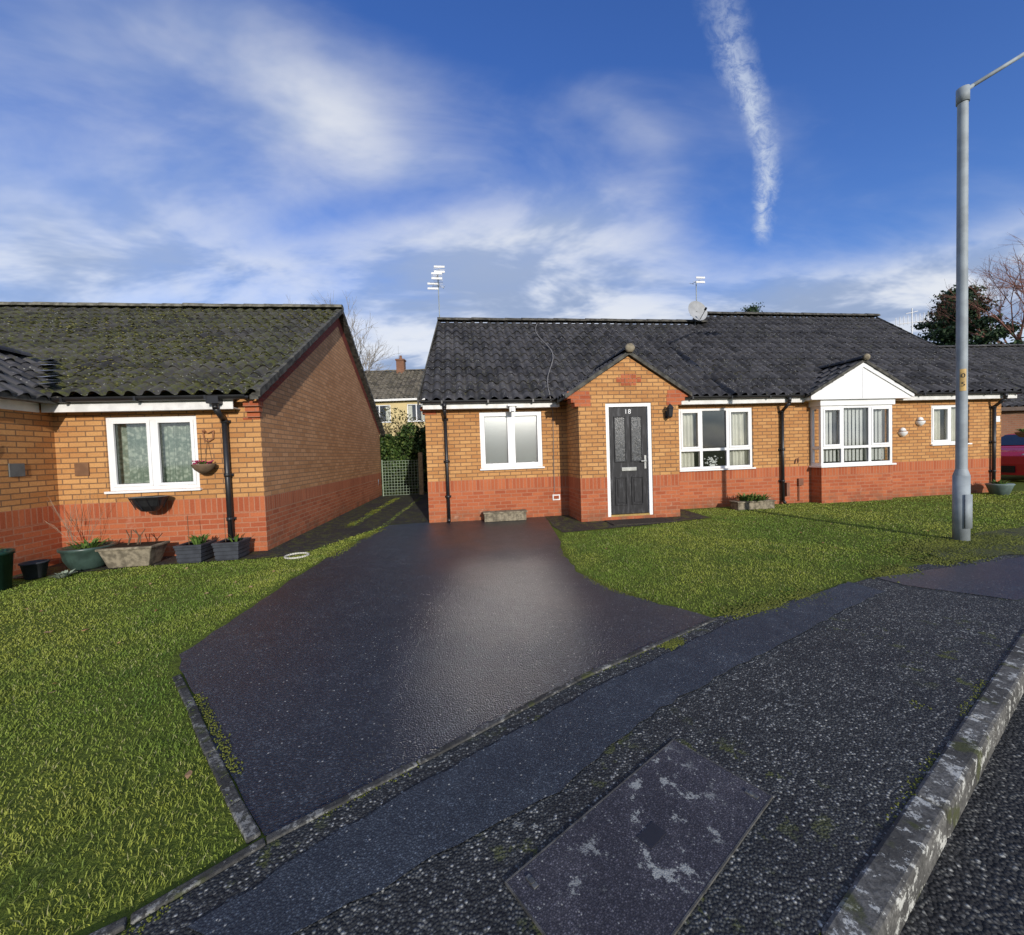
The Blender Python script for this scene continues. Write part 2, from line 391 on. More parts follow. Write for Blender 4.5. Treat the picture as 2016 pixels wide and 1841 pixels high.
sheet('ground_plot',kl+[(150,240),(-150,240),(-150,-37.3)],0,M_ground)
sheet('road',[(x,y) for x,y in kl]+[(84,7),(14,-1.5),(8,-3),(0,-7),(-56,-43)],-.10,M_road)
drive=[(-.93,1.43),(-1.10,1.57),(-1.41,1.86),(-1.74,2.18),(-2.15,2.56),(-2.40,2.84),(-2.45,3.5),(-2.55,4.6),(-2.58,5.6),(-2.54,7.28),(-2.50,8.1)]
drive2=[(.69,6.31),(.65,5.35),(.69,4.53),(.91,3.91),(1.24,3.48),(1.54,3.15)]
sheet('driveway',densify(drive,.12,.016,False)+[(-1.6,8.3),(.68,8.6),(.68,7.43)]+densify(drive2,.10,.02,False)+[(.94,2.76),(.32,2.355),(-.47,1.755)],.004,M_drive)
sheet('side_path',[(-3.80,5.9),(-3.1,5.78),(-2.75,7.3),(-2.52,8.15),(-1.71,8.25),(-2.6,15),(-4.8,15)],.006,M_path)
sheet('front_path',densify([(.66,8.55),(.70,7.43),(.80,6.72),(2.3,7.13),(3.74,7.66),(3.68,8.9)],.15,.015),.008,M_path)
pav=[(1.56,3.16),(.95,2.73),(.33,2.33),(-.46,1.73),(-.90,1.39),(-1.17,1.13),(-2.2,.45),(-4.5,-1.1),(-60,-36)]+kl[:8]+[(9.5,5.9),(6.6,4.95),(5.85,4.63),(5.21,4.6),(4.74,4.45),(3.98,4.2),(3.58,4.0),(2.7,3.6),(2.05,3.32)]
sheet('pavement',pav,.005,M_pave)
tr=[(-.75,1.05),(.14,1.57),(.72,2.05),(1.57,2.57),(2.4,3.08),(3.29,3.58),(3.20,3.86),(2.2,3.33),(1.6,3.03),(.98,2.62),(.4,2.24),(-.4,1.64),(-1.0,1.13)]
sheet('pavement_trench_repair',densify(tr,.08,.012),.010,M_trench)
sheet('pavement_patch',densify([(3.55,3.95),(3.6,3.72),(4.1,3.28),(4.6,3.5),(7.5,4.6),(7.3,4.95),(5.73,4.5),(4.7,4.25)],.2,.01),.010,M_drive)
sheet('mossy_verge',densify([(4.75,4.45),(5.85,4.60),(7.2,4.95),(10,5.9),(10,6.7),(6.6,5.7),(5.6,5.25),(4.9,4.75)],.12,.03),.012,M_mossy)
sheet('flower_bed_edge',[(-7.2,5.0),(-6.1,5.0),(-5.77,5.15),(-5.0,5.42),(-3.13,5.70),(-3.0,6.2),(-3.5,6.25),(-7.2,5.8)],.009,M_path)

def strip_blocks(name,line,width,z0,z1,seg,mat,side=1,gap=.006,bev=.008,tilt=.003):
    m=MB()
    for a,b in zip(line[:-1],line[1:]):
        a=Vector(a);b=Vector(b);d=b-a;L=d.length;d.normalize();nrm=Vector((d.y,-d.x))*side
        k=max(1,round(L/seg)); s=L/k
        for i in range(k):
            p0=a+d*(i*s+gap/2);p1=a+d*((i+1)*s-gap/2)
            dz=random.uniform(-tilt,tilt); jx=random.uniform(-.004,.004)
            q=[p0+nrm*jx,p1+nrm*jx,p1+nrm*(width+jx),p0+nrm*(width+jx)]
            vs=[(c.x,c.y,z0) for c in q]+[(c.x,c.y,z1+dz) for c in q]
            m.add(vs,[[0,3,2,1],[4,5,6,7],[0,1,5,4],[1,2,6,5],[2,3,7,6],[3,0,4,7]])
    return m.build(name,mat,None,False,bev)
strip_blocks('kerb',kl[1:8],.095,-.2,.012,.9,M_kerb,1,.006,.014)
strip_blocks('edging',[(-4.5,-1.06),(-2.2,.49),(-1.19,1.17),(-.93,1.41),(-.47,1.755),(.32,2.355),(.94,2.76),(1.54,3.15)],.035,-.1,.015,.9,M_edging,1,.006,.006)
strip_blocks('lawn_edging',[(-.95,1.42),(-1.12,1.57),(-1.43,1.86),(-1.76,2.18),(-2.17,2.56)],.045,-.1,.015,.6,M_edging,-1,.006,.006)

ic=empty('inspection_cover',(.70,1.82,0),math.atan2(-.32,.25))
m=MB(); L1,L2=.40,.965
m.box(0,L1,-L2,0,-.02,.0115); o=m.build('infill',M_cover,ic)
m=MB()
for (a,b,c,d) in ((-.005,L1+.005,.0,.005),(-.005,L1+.005,-L2-.005,-L2),(-.005,0,-L2,0),(L1,L1+.005,-L2,0)): m.box(a,b,c,d,-.02,.0125)
m.build('frame',simple('cover_frame',(.14,.135,.12),.7,.4,.3,.5,20,.4),ic)
m=MB()
for (cx,cy) in ((L1-.05,-.05),(.05,-L2+.06)): m.box(cx-.022,cx+.022,cy-.008,cy+.008,.0115,.016); m.cyl((cx,cy,.011),(cx,cy,.018),.009,n=10)
m.build('keyholes',simple('worn_steel',(.22,.22,.20),.5,.5,.5,.5,40),ic)
m=MB(); m.box(.172,.228,-.53,-.44,.0115,.0135); m.build('maker_plate',simple('plate_dark',(.03,.03,.035),.5),ic)

# ------------------------------------------------------------------ grass
def inpoly(px,py,poly):
    inside=np.zeros(len(px),bool); j=len(poly)-1
    for i in range(len(poly)):
        xi,yi=poly[i]; xj,yj=poly[j]
        c=((yi>py)!=(yj>py))&(px<(xj-xi)*(py-yi)/(yj-yi+1e-12)+xi)
        inside^=c; j=i
    return inside
def blades(poly,dens,h0,w0):
    xs=[q[0] for q in poly]; ys=[q[1] for q in poly]
    A=(max(xs)-min(xs))*(max(ys)-min(ys)); dmax=dens[0][1]
    n=int(A*dmax); px=rng.uniform(min(xs),max(xs),n); py=rng.uniform(min(ys),max(ys),n)
    dist=np.hypot(px,py); want=np.interp(dist,[d for d,_ in dens],[q for _,q in dens])
    want=want*(.75+.25*np.sin(px*3.1+np.sin(py*2.3)*2)*np.sin(py*2.9+1+np.sin(px*2.1)))
    jx=px+rng.normal(0,.018,n); jy=py+rng.normal(0,.018,n)
    k=(rng.random(n)<want/dmax)&inpoly(jx,jy,poly)
    px=px[k];py=py[k];dist=dist[k]; n=len(px)
    cl=np.sin(px*9.1+np.sin(py*7.3)*2)*np.sin(py*8.3+np.sin(px*6.1)*2)+.6*np.sin(px*27+py*11)*np.sin(py*31)
    hh=h0*(.45+.9*rng.random(n))*(1+.34*cl); ww=w0*np.interp(dist,[1.5,4,9,15],[.75,1.2,2.4,4.0])*(.7+.6*rng.random(n))
    tuft=rng.random(n)<.02; hh[tuft]*=1.6
    a=rng.uniform(0,2*np.pi,n); ln=rng.uniform(.3,1.5,n)*hh; la=rng.uniform(0,2*np.pi,n)
    dx=np.cos(a)*ww/2; dy=np.sin(a)*ww/2; lx=np.cos(la)*ln; ly=np.sin(la)*ln
    z0=np.full(n,-.003)
    V=np.stack([np.stack([px-dx,py-dy,z0],1),np.stack([px+dx,py+dy,z0],1),
                np.stack([px+dx*.8+lx*.35,py+dy*.8+ly*.35,hh*.6],1),np.stack([px-dx*.8+lx*.35,py-dy*.8+ly*.35,hh*.6],1),
                np.stack([px+lx,py+ly,hh*.9],1)],1).reshape(-1,3)
    b=np.arange(n)[:,None]*5
    return V,b+np.array([0,1,2,3]),b+np.array([3,2,4])
LL=[(-.98,1.38),(-1.17,1.57),(-1.48,1.86),(-1.81,2.18),(-2.22,2.56),(-2.46,2.84),(-2.50,3.5),(-2.60,4.6),(-2.63,5.6),(-2.58,7.3),(-2.56,8.0),(-2.62,8.0),(-2.78,7.2),(-3.13,5.73),(-5.0,5.44),(-5.77,5.18),(-5.8,4.9),(-8.5,4.8),(-8.5,-.5),(-3.6,-.5),(-2.2,.55),(-1.25,1.18)]
RL=[(1.56,3.22),(1.27,3.50),(.94,3.93),(.72,4.53),(.68,5.35),(.72,6.31),(.83,6.68),(2.3,7.08),(3.78,7.62),(3.72,8.75),(8,9.35),(12,9.85),(14.5,10.2),(18,9.5),(16,7.3),(9.5,6.45),(6.8,5.62),(5.9,5.35),(5.2,5.0),(4.74,4.62),(3.98,4.27),(3.58,4.05),(2.7,3.66),(2.05,3.38)]
dens=[(1,16000),(2.2,15000),(4,8500),(6,4500),(8,2800),(12,1300),(20,600)]
Vs=[];Q=[];T=[];off=0
AL=[(-3.32,8.1),(-3.2,8.1),(-3.75,13.5),(-3.9,13.5)]
AL2=[(-2.62,8.0),(-2.54,8.0),(-3.0,13.5),(-3.12,13.5)]
for P in (LL,RL,AL,AL2):
    V,q,tt=blades(P,dens if P is LL else [(1,6500),(4,6500)]+dens[3:],.016,.0038); Vs.append(V);Q.append(q+off);T.append(tt+off);off+=len(V)
np_mesh('grass',np.concatenate(Vs),[np.concatenate(Q),np.concatenate(T)],M_grass)

def blobs(name,centers,mat,parent=None):
    V=[];F=[]
    for k,(x,y,z,r) in enumerate(centers):
        b=len(V); n=6; ph=random.random()*6
        for i in range(n):
            a=ph+i*2*math.pi/n; rr=r*random.uniform(.7,1.2); V.append((x+math.cos(a)*rr,y+math.sin(a)*rr,z-.002))
        for i in range(n):
            a=ph+.4+i*2*math.pi/n; rr=r*random.uniform(.45,.75); V.append((x+math.cos(a)*rr,y+math.sin(a)*rr,z+r*.35*random.uniform(.7,1.3)))
        V.append((x,y,z+r*.5))
        for i in range(n):
            j=(i+1)%n; F.append((b+i,b+j,b+n+j)); F.append((b+i,b+n+j,b+n+i)); F.append((b+n+i,b+n+j,b+2*n))
    np_mesh(name,np.array(V),[np.array(F)],mat,parent)
C=[]
def along(line,n,spread,r0,r1,z=.006,side=0):
    tot=[math.dist(a,b) for a,b in zip(line[:-1],line[1:])]
    for _ in range(n):
        k=random.choices(range(len(tot)),tot)[0]; f=random.random(); a,b=line[k],line[k+1]
        x=a[0]+(b[0]-a[0])*f; y=a[1]+(b[1]-a[1])*f
        if mnoise.noise(Vector((x*1.7,y*1.7,3)))<-.05: continue
        C.append((x+random.gauss(side,spread),y+random.gauss(-side,spread),z,random.uniform(r0,r1)))
along([(1.6,3.2),(2.05,3.33),(2.7,3.62),(3.58,4.0),(4.74,4.5),(5.85,4.66)],6500,.07,.003,.013)
along([(4.6,4.75),(5.5,5.1),(6.6,5.35)],3600,.16,.005,.018,.012)
along([(3.6,4.05),(4.7,4.45),(6.6,4.9)],1800,.08,.004,.014,.012)
along([(-1.15,1.12),(-.93,1.38),(-.47,1.725),(.32,2.33),(.94,2.73),(1.54,3.13)],1500,.014,.0015,.006)
along([(-.95,1.45),(-1.43,1.9),(-2.17,2.6)],800,.014,.002,.006,.010)
along([(.80,1.08),(2.0,1.84),(3.53,2.81)],700,.012,.002,.006)
along([(1.0,2.72),(1.12,2.80)],400,.024,.004,.011)
along([(1.95,1.95),(2.02,2.02)],120,.02,.003,.008)
along([(-2.58,5.6),(-2.52,8.0)],500,.05,.006,.018)
along([(.72,6.31),(.66,5.35),(.70,4.53),(.92,3.91),(1.54,3.17)],900,.03,.003,.009,.006)
along([(-3.3,8.1),(-3.85,13.5)],500,.06,.012,.030,.008)
blobs('moss',C,M_moss)
m=MB()
for _ in range(90):
    if random.random()<.65: x,y=random.uniform(-5.5,-1.2),random.uniform(1.2,5.3)
    else: x,y=random.uniform(1,9),random.uniform(3.6,8.6)
    if not inpoly(np.array([x]),np.array([y]),LL)[0] and not inpoly(np.array([x]),np.array([y]),RL)[0]: continue
    s=random.uniform(.010,.024); a=random.random()*6; z=.020
    pts_=[(math.cos(a+k*1.05)*s*(1.3 if k%3==0 else .7),math.sin(a+k*1.05)*s*(1.3 if k%3==0 else .7)) for k in range(6)]
    m.poly([(x+q[0],y+q[1],z+random.uniform(-.006,.010)) for q in pts_])
m.build('fallen_leaves',M_leafd)

# ------------------------------------------------------------------ building parts
def wall(mb,x0,x1,z0,z1,y,openings,depth=.10,m=0):
    xs=sorted({x0,x1}|{a for o in openings for a in o[:2] if x0<a<x1}); zs=sorted({z0,z1}|{a for o in openings for a in o[2:] if z0<a<z1})
    for a,b in zip(xs[:-1],xs[1:]):
        for c,d in zip(zs[:-1],zs[1:]):
            mx_,mz=(a+b)/2,(c+d)/2
            if any(o[0]<mx_<o[1] and o[2]<mz<o[3] for o in openings): continue
            mb.poly([(a,y,c),(b,y,c),(b,y,d),(a,y,d)],m)
    for a,b,c,d in openings:
        e=y+depth
        mb.poly([(a,y,c),(a,e,c),(a,e,d),(a,y,d)],m); mb.poly([(b,y,c),(b,y,d),(b,e,d),(b,e,c)],m)
        mb.poly([(a,y,d),(a,e,d),(b,e,d),(b,y,d)],m); mb.poly([(a,y,c),(b,y,c),(b,e,c),(a,e,c)],m)

def tiles(mb,O,A,B,L,xl=None,xr=None,period=.225,gauge=.33,amp=.072,step=.026,m=0):
    O=Vector(O);A=Vector(A).normalized();B=Vector(B);LB=B.length;Bn=B.normalized();N=A.cross(Bn)
    if N.z<0: N=-N
    nc=max(1,round(LB/gauge)); g=LB/nc; per=10
    prof=[0,.05,.35,.72,.93,1,.93,.72,.35,.05]
    ncol=int(L/period*per)+1; xs=np.arange(ncol+1)*period/per; xs=xs[xs<L+.001]; xs=np.append(xs,L)
    rows=[]
    for k in range(nc):
        rows.append((k*g-.012,step,k)); rows.append(((k+1)*g,0,k))
    b0=len(mb.v); nx=len(xs)
    rj={}
    for (s,hh,k) in rows:
        v_=max(0,min(1,s/LB)); a=xl(v_) if xl else 0; b=xr(v_) if xr else L
        for i,x in enumerate(xs):
            tl=int(x/period+1e-6)
            if (tl,k) not in rj: rj[(tl,k)]=(random.uniform(-.005,.006),random.uniform(-.008,.008))
            j=rj[(tl,k)]
            xx=min(max(x,a),b); pz=amp*prof[i%per]
            q=O+A*xx+Bn*(s+(j[1] if hh>0 else 0))+N*(hh+pz-.03+j[0])
            mb.v.append(tuple(q))
    for r in range(len(rows)-1):
        for i in range(nx-1):
            if abs(xs[i]-xs[i+1])<1e-6: continue
            q=b0+r*nx+i; mb.f.append([q,q+1,q+nx+1,q+nx]); mb.m.append(m)

def ridge(mb,p0,p1,r=.11,seg=.45,m=0):
    p0=Vector(p0);p1=Vector(p1);d=(p1-p0);L=d.length;d.normalize();n=max(1,round(L/seg));s=L/n
    side=d.cross(Vector((0,0,1))).normalized(); up=side.cross(d).normalized()
    for i in range(n):
        a=p0+d*(i*s);b=p0+d*((i+1)*s+.02); r0=r*random.uniform(.97,1.04); dz=random.uniform(-.006,.006)
        vs=[]
        for c,rr in ((a,r0+.006),(b,r0-.004)):
            for k in range(9):
                t_=math.pi*(k/8)*1.0; vs.append(c+side*math.cos(t_)*rr+up*(math.sin(t_)*rr*.8-.03+dz))
        fs=[[k,k+1,9+k+1,9+k] for k in range(8)]+[list(range(8,-1,-1)),list(range(9,18))]
        mb.add(vs,fs,m)

def gutter(mb,x0,x1,y,z,r=.055):
    n=10; vs=[];
    for x in (x0,x1):
        for k in range(n+1):
            t_=math.pi+math.pi*k/n; vs.append((x,y+math.cos(t_)*r,z+math.sin(t_)*r))
        for k in range(n,-1,-1):
            t_=math.pi+math.pi*k/n; vs.append((x,y+math.cos(t_)*r*.9,z+math.sin(t_)*r*.9))
    M=2*(n+1); fs=[[k,(k+1)%M,M+(k+1)%M,M+k] for k in range(M)]+[list(range(M))[::-1],list(range(M,2*M))]
    mb.add(vs,fs,0)
    x=x0+.4
    while x<x1:
        mb.box(x,x+.03,y-r-.006,y+r,z-r-.006,z-.002); x+=.9
def downpipe(mb,x,zt,ywall,ygut,zb=.06,r=.034):
    mb.cyl((x,ygut,zt-.04),(x,ygut,zt-.14),.045,.04)
    mb.tube([(x,ygut,zt-.12),(x,ygut,zt-.17),(x,ywall-.06,zt-.33),(x,ywall-.06,zb)],r)
    for z in (zt-.36,zt*.5,.5): mb.cyl((x,ywall-.06,z),(x,ywall-.06,z+.05),r+.009); mb.box(x-.06,x+.06,ywall-.03,ywall-.001,z+.005,z+.045)
    mb.tube([(x,ywall-.06,zb+.02),(x,ywall-.12,zb-.03)],r)

def window(par,name,x0,x1,z0,z1,y,mull=(),transom=None,kind='net',sill=True,casements=(),room=True,fr=.055,glass=None):
    grp=bpy.data.objects.new(name,None); COL.objects.link(grp); grp.parent=par
    f=MB(); ya,yb=y+.025,y+.085
    f.box(x0,x0+fr,ya,yb,z0,z1); f.box(x1-fr,x1,ya,yb,z0,z1); f.box(x0+fr,x1-fr,ya,yb,z1-fr,z1); f.box(x0+fr,x1-fr,ya,yb,z0,z0+fr)
    edges=[x0+fr]+[q for mu in mull for q in (mu-.035,mu+.035)]+[x1-fr]
    for mu in mull: f.box(mu-.035,mu+.035,ya,yb,z0+fr,z1-fr)
    cells=[]
    zr=[(z0+fr,z1-fr)] if transom is None else [(z0+fr,transom-.03),(transom+.03,z1-fr)]
    for i in range(0,len(edges),2):
        a,b=edges[i],edges[i+1]
        if transom is not None: f.box(a,b,ya,yb,transom-.03,transom+.03)
        for j,(c,d) in enumerate(zr): cells.append((a,b,c,d,i//2,j))
    g=MB(); gk=MB()
    for a,b,c,d,i,j in cells:
        if (i,j) in casements or i in casements:
            s=.042; yc=ya-.012
            f.box(a,a+s,yc,yb-.01,c,d); f.box(b-s,b,yc,yb-.01,c,d); f.box(a+s,b-s,yc,yb-.01,d-s,d); f.box(a+s,b-s,yc,yb-.01,c,c+s)
            a+=s;b-=s;c+=s;d-=s
        g.poly([(a,y+.055,c),(b,y+.055,c),(b,y+.055,d),(a,y+.055,d)])
        q=.006
        for bb in ((a,a+q,c,d),(b-q,b,c,d),(a+q,b-q,d-q,d),(a+q,b-q,c,c+q)): gk.box(bb[0],bb[1],y+.046,y+.0535,bb[2],bb[3])
    f.build('frame',M_white,grp,False,.004); g.build('glass',glass or M_glass,grp); gk.build('gasket',M_black,grp)
    if sill:
        s=MB(); s.box(x0-.03,x1+.03,y-.05,y+.06,z0-.035,z0-.001); s.build('sill',M_white,grp,False,.006)
    c=MB()
    if kind=='blind':
        z=z0+.05
        while z<z1-.03:
            c.add([(x0+.04,y+.135,z),(x1-.04,y+.135,z),(x1-.04,y+.118,z+.027),(x0+.04,y+.118,z+.027)],[[0,1,2,3]]); z+=.0255
        c.box(x0+.03,x1-.03,y+.16,y+.165,z0+.02,z1-.02)
        c.build('venetian_blind',M_blind,grp)
    elif kind=='vertical':
        x=x0+.05
        while x<x1-.05:
            a=-.35; yo=y+.16; wv=.05; c.add([(x,yo,z0+.08),(x+wv*math.cos(a),yo+.06*math.sin(a),z0+.08),(x+wv*math.cos(a),yo+.06*math.sin(a),z1-.03),(x,yo,z1-.03)],[[0,1,2,3]]); x+=.098
        c.build('vertical_blind',M_blindv,grp)
    else:
        spans=[(x0+.03,x1-.03)] if kind=='net' else [(x0+.03,x0+(x1-x0)*.25),(x1-(x1-x0)*.25,x1-.03)]
        if kind=='net2': spans=[(x0+.03,(x0+x1)/2-.08),((x0+x1)/2+.12,x1-.03)]
        for a,b in spans:
            n=max(8,int((b-a)/.012)); vs=[]
            for k in range(n+1):
                xx=a+(b-a)*k/n; yy=y+.15+.018*math.sin(xx*70)+.008*math.sin(xx*31+1)
                vs+= [(xx,yy,z0+.05),(xx,yy+.004,z1-.02)]
            c.add(vs,[[2*k,2*k+2,2*k+3,2*k+1] for k in range(n)])
        c.build('curtain',M_net if kind=='net' else M_fabric,grp)
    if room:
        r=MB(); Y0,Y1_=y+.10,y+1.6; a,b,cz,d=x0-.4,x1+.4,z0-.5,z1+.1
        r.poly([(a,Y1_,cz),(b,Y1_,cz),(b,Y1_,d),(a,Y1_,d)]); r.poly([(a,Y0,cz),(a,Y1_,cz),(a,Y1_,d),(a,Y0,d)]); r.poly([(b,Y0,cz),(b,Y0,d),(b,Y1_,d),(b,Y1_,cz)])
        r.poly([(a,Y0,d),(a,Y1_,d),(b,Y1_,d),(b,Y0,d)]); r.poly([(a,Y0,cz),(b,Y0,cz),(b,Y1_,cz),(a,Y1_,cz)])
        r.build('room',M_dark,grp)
    return grp

def porch_gable(par,x0,x1,yf,yb,apex,zeave,overl=.26,door=None):
    xc=(x0+x1)/2
    w_=MB()
    wall(w_,x0,x1,0,zeave-.02,yf,[door] if door else [],.12)
    w_.poly([(x0-.2,yf,zeave-.02),(x1+.2,yf,zeave-.02),(xc,yf,apex-.04)])
    w_.poly([(x0,yf,0),(x0,yf,zeave),(x0,yb,zeave),(x0,yb,0)]); w_.poly([(x1,yf,0),(x1,yb,0),(x1,yb,zeave),(x1,yf,zeave)])
    w_.build('porch_walls',M_brick,par)
    k=MB()
    for sgn,xe in ((-1,x0),(1,x1)):
        for i,(dx,z) in enumerate(((.07,zeave-.21),(.14,zeave-.135),(.21,zeave-.06))):
            a,b=sorted((xe+sgn*.0012,xe+sgn*dx)); k.box(a,b,yf-.006,yf+.22,z,z+.074)
        a,b=sorted((xe+sgn*.001,xe-sgn*.24)); k.box(a,b,yf-.006,yf+.01,zeave-.21,zeave-.02)
        a,b=sorted((xe+sgn*.21,xe-sgn*.22)); k.box(a,b,yf-.007,yf+.012,zeave-.0185,zeave+.075)
    zc=zeave+.28
    for i in range(4): k.box(xc-.15+i*.078,xc-.15+i*.078+.068,yf-.006,yf+.01,zc-.11,zc+.11)
    k.box(xc-.24,xc-.16,yf-.006,yf+.01,zc-.045,zc+.045); k.box(xc+.17,xc+.25,yf-.006,yf+.01,zc-.045,zc+.045)
    k.build('kneelers_and_gable_panel',M_red,par)
    rf=MB(); ze=zeave-.02; za=apex+.03; ov=overl
    ln=(yb+.9)-(yf-.06); run=(x1-x0)/2+ov
    tiles(rf,(x0-ov,yf-.06,ze),(0,1,0),(run,0,za-ze),ln)
    tiles(rf,(x1+ov,yf-.06,ze),(0,1,0),(-run,0,za-ze),ln)
    ridge(rf,(xc,yf-.08,za+.06),(xc,yb+.75,za+.06),.10)
    rf.build('porch_roof_tiles',M_roof,par)
    u_=MB()
    for sgn,xe in ((-1,x0-ov),(1,x1+ov)):
        P=[(xe,ze-.045),(xc,za-.045),(xc,za+.03),(xe,ze+.03)]
        v0=[(a,yf-.065,b) for a,b in P]; v1=[(a,yb,b) for a,b in P]
        u_.add(v0+v1,[[0,1,2,3],[7,6,5,4],[0,4,5,1],[3,2,6,7],[0,3,7,4]])
    u_.build('porch_verge',M_ridge,par)
    e=MB(); e.lathe((xc,yf-.10,za+.06),[(0,-.08),(.06,-.07),(.095,-.02),(.095,.03),(.06,.08),(0,.095)],14,0,1,.6); e.build('ridge_end_cap',M_stone,par,True)

# ================================================================== main bungalow
TH=math.radians(7.5)
H1=empty('brick_house',(-1.71,8.18,0),TH)
K=.80
W1=(1.09,2.38,1.06,2.22); W2=(5.43,7.19,.86,2.20); W3=(11.86,12.93,1.23,2.16)
m=MB()
wall(m,0,2.9,0,2.44,0,[W1]); wall(m,4.9,8.63,0,2.44,0,[W2]); wall(m,10.45,13.86,0,2.44,0,[W3]); wall(m,8.63,10.45,2.1,2.44,0,[])
m.poly([(2.9,0,0),(4.9,0,0),(4.9,0,2.44),(2.9,0,2.44)])
m.poly([(0,0,0),(0,0,2.44),(.28,2.85,4.78),(0,6.1,2.44),(0,6.1,0)]); m.poly([(13.86,0,0),(13.86,6.9,0),(13.86,6.9,2.44),(13.98,3.39,5.2),(13.86,0,2.44)])
m.poly([(0,6.1,0),(0,6.1,2.44),(13.86,6.9,2.44),(13.86,6.9,0)])
m.build('walls',M_brick,H1)
rf=MB(); y0,z0=-.27,2.43
yl=2.85; zl=z0+K*(yl-y0); yr=3.39; zr=z0+K*(yr-y0)
tiles(rf,(-.08,y0,z0),(1,0,0),(0,yl-y0,zl-z0),8.02,xl=lambda v_:.33*v_)
tiles(rf,(7.94,y0,z0),(1,0,0),(0,yr-y0,zr-z0),6.38,xr=lambda v_:6.14+.24*v_)
rf.build('roof_tiles',M_roof,H1)
b=MB(); b.poly([(.25,yl,zl),(7.94,yl,zl),(7.94,6.3,2.3),(-.08,6.3,2.3)]); b.poly([(7.94,yr,zr),(14.3,yr,zr),(14.08,7.1,2.3),(7.94,7.1,2.3)])
b.poly([(7.942,yl-.02,zl-.05),(7.942,yr,zr),(7.942,7.0,2.35),(7.942,6.2,2.3)])
b.build('roof_back',M_roof,H1)
r=MB(); ridge(r,(.22,yl,zl+.08),(7.95,yl,zl+.08)); ridge(r,(7.9,yr,zr+.08),(14.34,yr,zr+.08)); r.build('ridge_tiles',M_ridge,H1)
v_=MB()
for (xe,xr_,yy,zz_,e) in ((-.085,.245,yl,zl,-.02),(14.075,14.32,yr,zr,.0)):
    P=[(xe,y0-.01,z0-.09),(xr_,yy,zz_-.09),(xr_,yy,zz_+.055),(xe,y0-.01,z0+.055)]
    d=.035 if e==0 else -.03
    a=[Vector(q) for q in P]; c=[q+Vector((d,0,0)) for q in a]
    v_.add(a+c,[[0,1,2,3],[7,6,5,4],[0,4,5,1],[3,2,6,7],[0,3,7,4],[1,5,6,2]])
v_.build('verge_trim',M_ridge,H1)
f=MB()
for a,b_ in ((0,2.72),(5.1,8.30),(10.80,14.0)):
    f.box(a-.02,b_,-.20,-.182,2.27,2.42); f.box(a-.02,b_,-.18,-.002,2.275,2.29)
f.build('fascia_and_soffit',M_whited,H1)
g=MB()
for a,b_ in ((-.06,2.66),(5.16,8.27),(10.85,14.08)): gutter(g,a,b_,-.262,2.425)
g.build('gutter',M_black,H1)
d=MB()
for x in (.40,7.87,13.56): downpipe(d,x,2.42,0,-.262)
d.build('downpipes',M_black,H1,True)
k=MB()
for i,(dx,z) in enumerate(((.07,2.2),(.14,2.275))): k.box(13.862,13.862+dx,-.006,.22,z,z+.074)
for i,(dx,z) in enumerate(((.05,2.2),(.09,2.275))): k.box(-dx,-.002,-.006,.22,z,z+.074)
k.box(.0,.22,-.006,.0,2.19,2.27)
k.build('corbels',M_red,H1)
window(H1,'window_1',*W1,0,mull=(1.735,),kind='blind',casements=(0,1),glass=M_glass_boost)
window(H1,'window_2',*W2,0,mull=(5.96,6.60),transom=1.29,kind='drape',casements=((0,1),(2,1)))
window(H1,'window_3',*W3,0,mull=(12.42,),kind='net2',casements=(0,))
DOOR=(3.43,4.35,.07,2.24)
porch_gable(H1,2.9,4.9,-.9,0,3.16,2.40,door=DOOR)
dg=bpy.data.objects.new('front_door',None); COL.objects.link(dg); dg.parent=H1
yd=-.9; x0,x1,zb,zt=DOOR
f=MB(); f.box(x0,x0+.07,yd+.02,yd+.1,zb,zt); f.box(x1-.07,x1,yd+.02,yd+.1,zb,zt); f.box(x0+.07,x1-.07,yd+.02,yd+.1,zt-.07,zt); f.build('door_frame',M_white,dg,False,.004)
f=MB(); f.box(x0+.07,x1-.07,yd+.01,yd+.1,zb,zb+.035); f.build('threshold',M_brass,dg)
a0,a1,c0_,c1_=x0+.075,x1-.075,zb+.04,zt-.075
f=MB(); f.box(a0,a1,yd+.055,yd+.095,c0_,c1_)
xm=(a0+a1)/2
def panel(fm,xa,xb,za,zb_,arch=False):
    t_=.022
    fm.box(xa,xb,yd+.036,yd+.056,za,za+t_); fm.box(xa,xa+t_,yd+.036,yd+.056,za+t_,zb_-t_); fm.box(xb-t_,xb,yd+.036,yd+.056,za+t_,zb_-t_); fm.box(xa,xb,yd+.036,yd+.056,zb_-t_,zb_)
    if not arch: fm.box(xa+.05,xb-.05,yd+.042,yd+.056,za+.05,zb_-.05)
for s_ in (0,1):
    xa=a0+.10 if s_==0 else xm+.045; xb=xm-.045 if s_==0 else a1-.10
    panel(f,xa,xb,c0_+.17,c0_+.72); panel(f,xa,xb,c0_+1.0,c1_-.17,True)
f.build('door_leaf',M_door,dg,False,.003)
f=MB()
for s_ in (0,1):
    xa=a0+.122 if s_==0 else xm+.067; xb=xm-.067 if s_==0 else a1-.122
    f.box(xa,xb,yd+.050,yd+.0545,c0_+1.022,c1_-.192)
gm=simple('obscure_door_glass',(.05,.055,.06),.25,.6,0,.7,14,.5); f.build('door_glass',gm,dg)
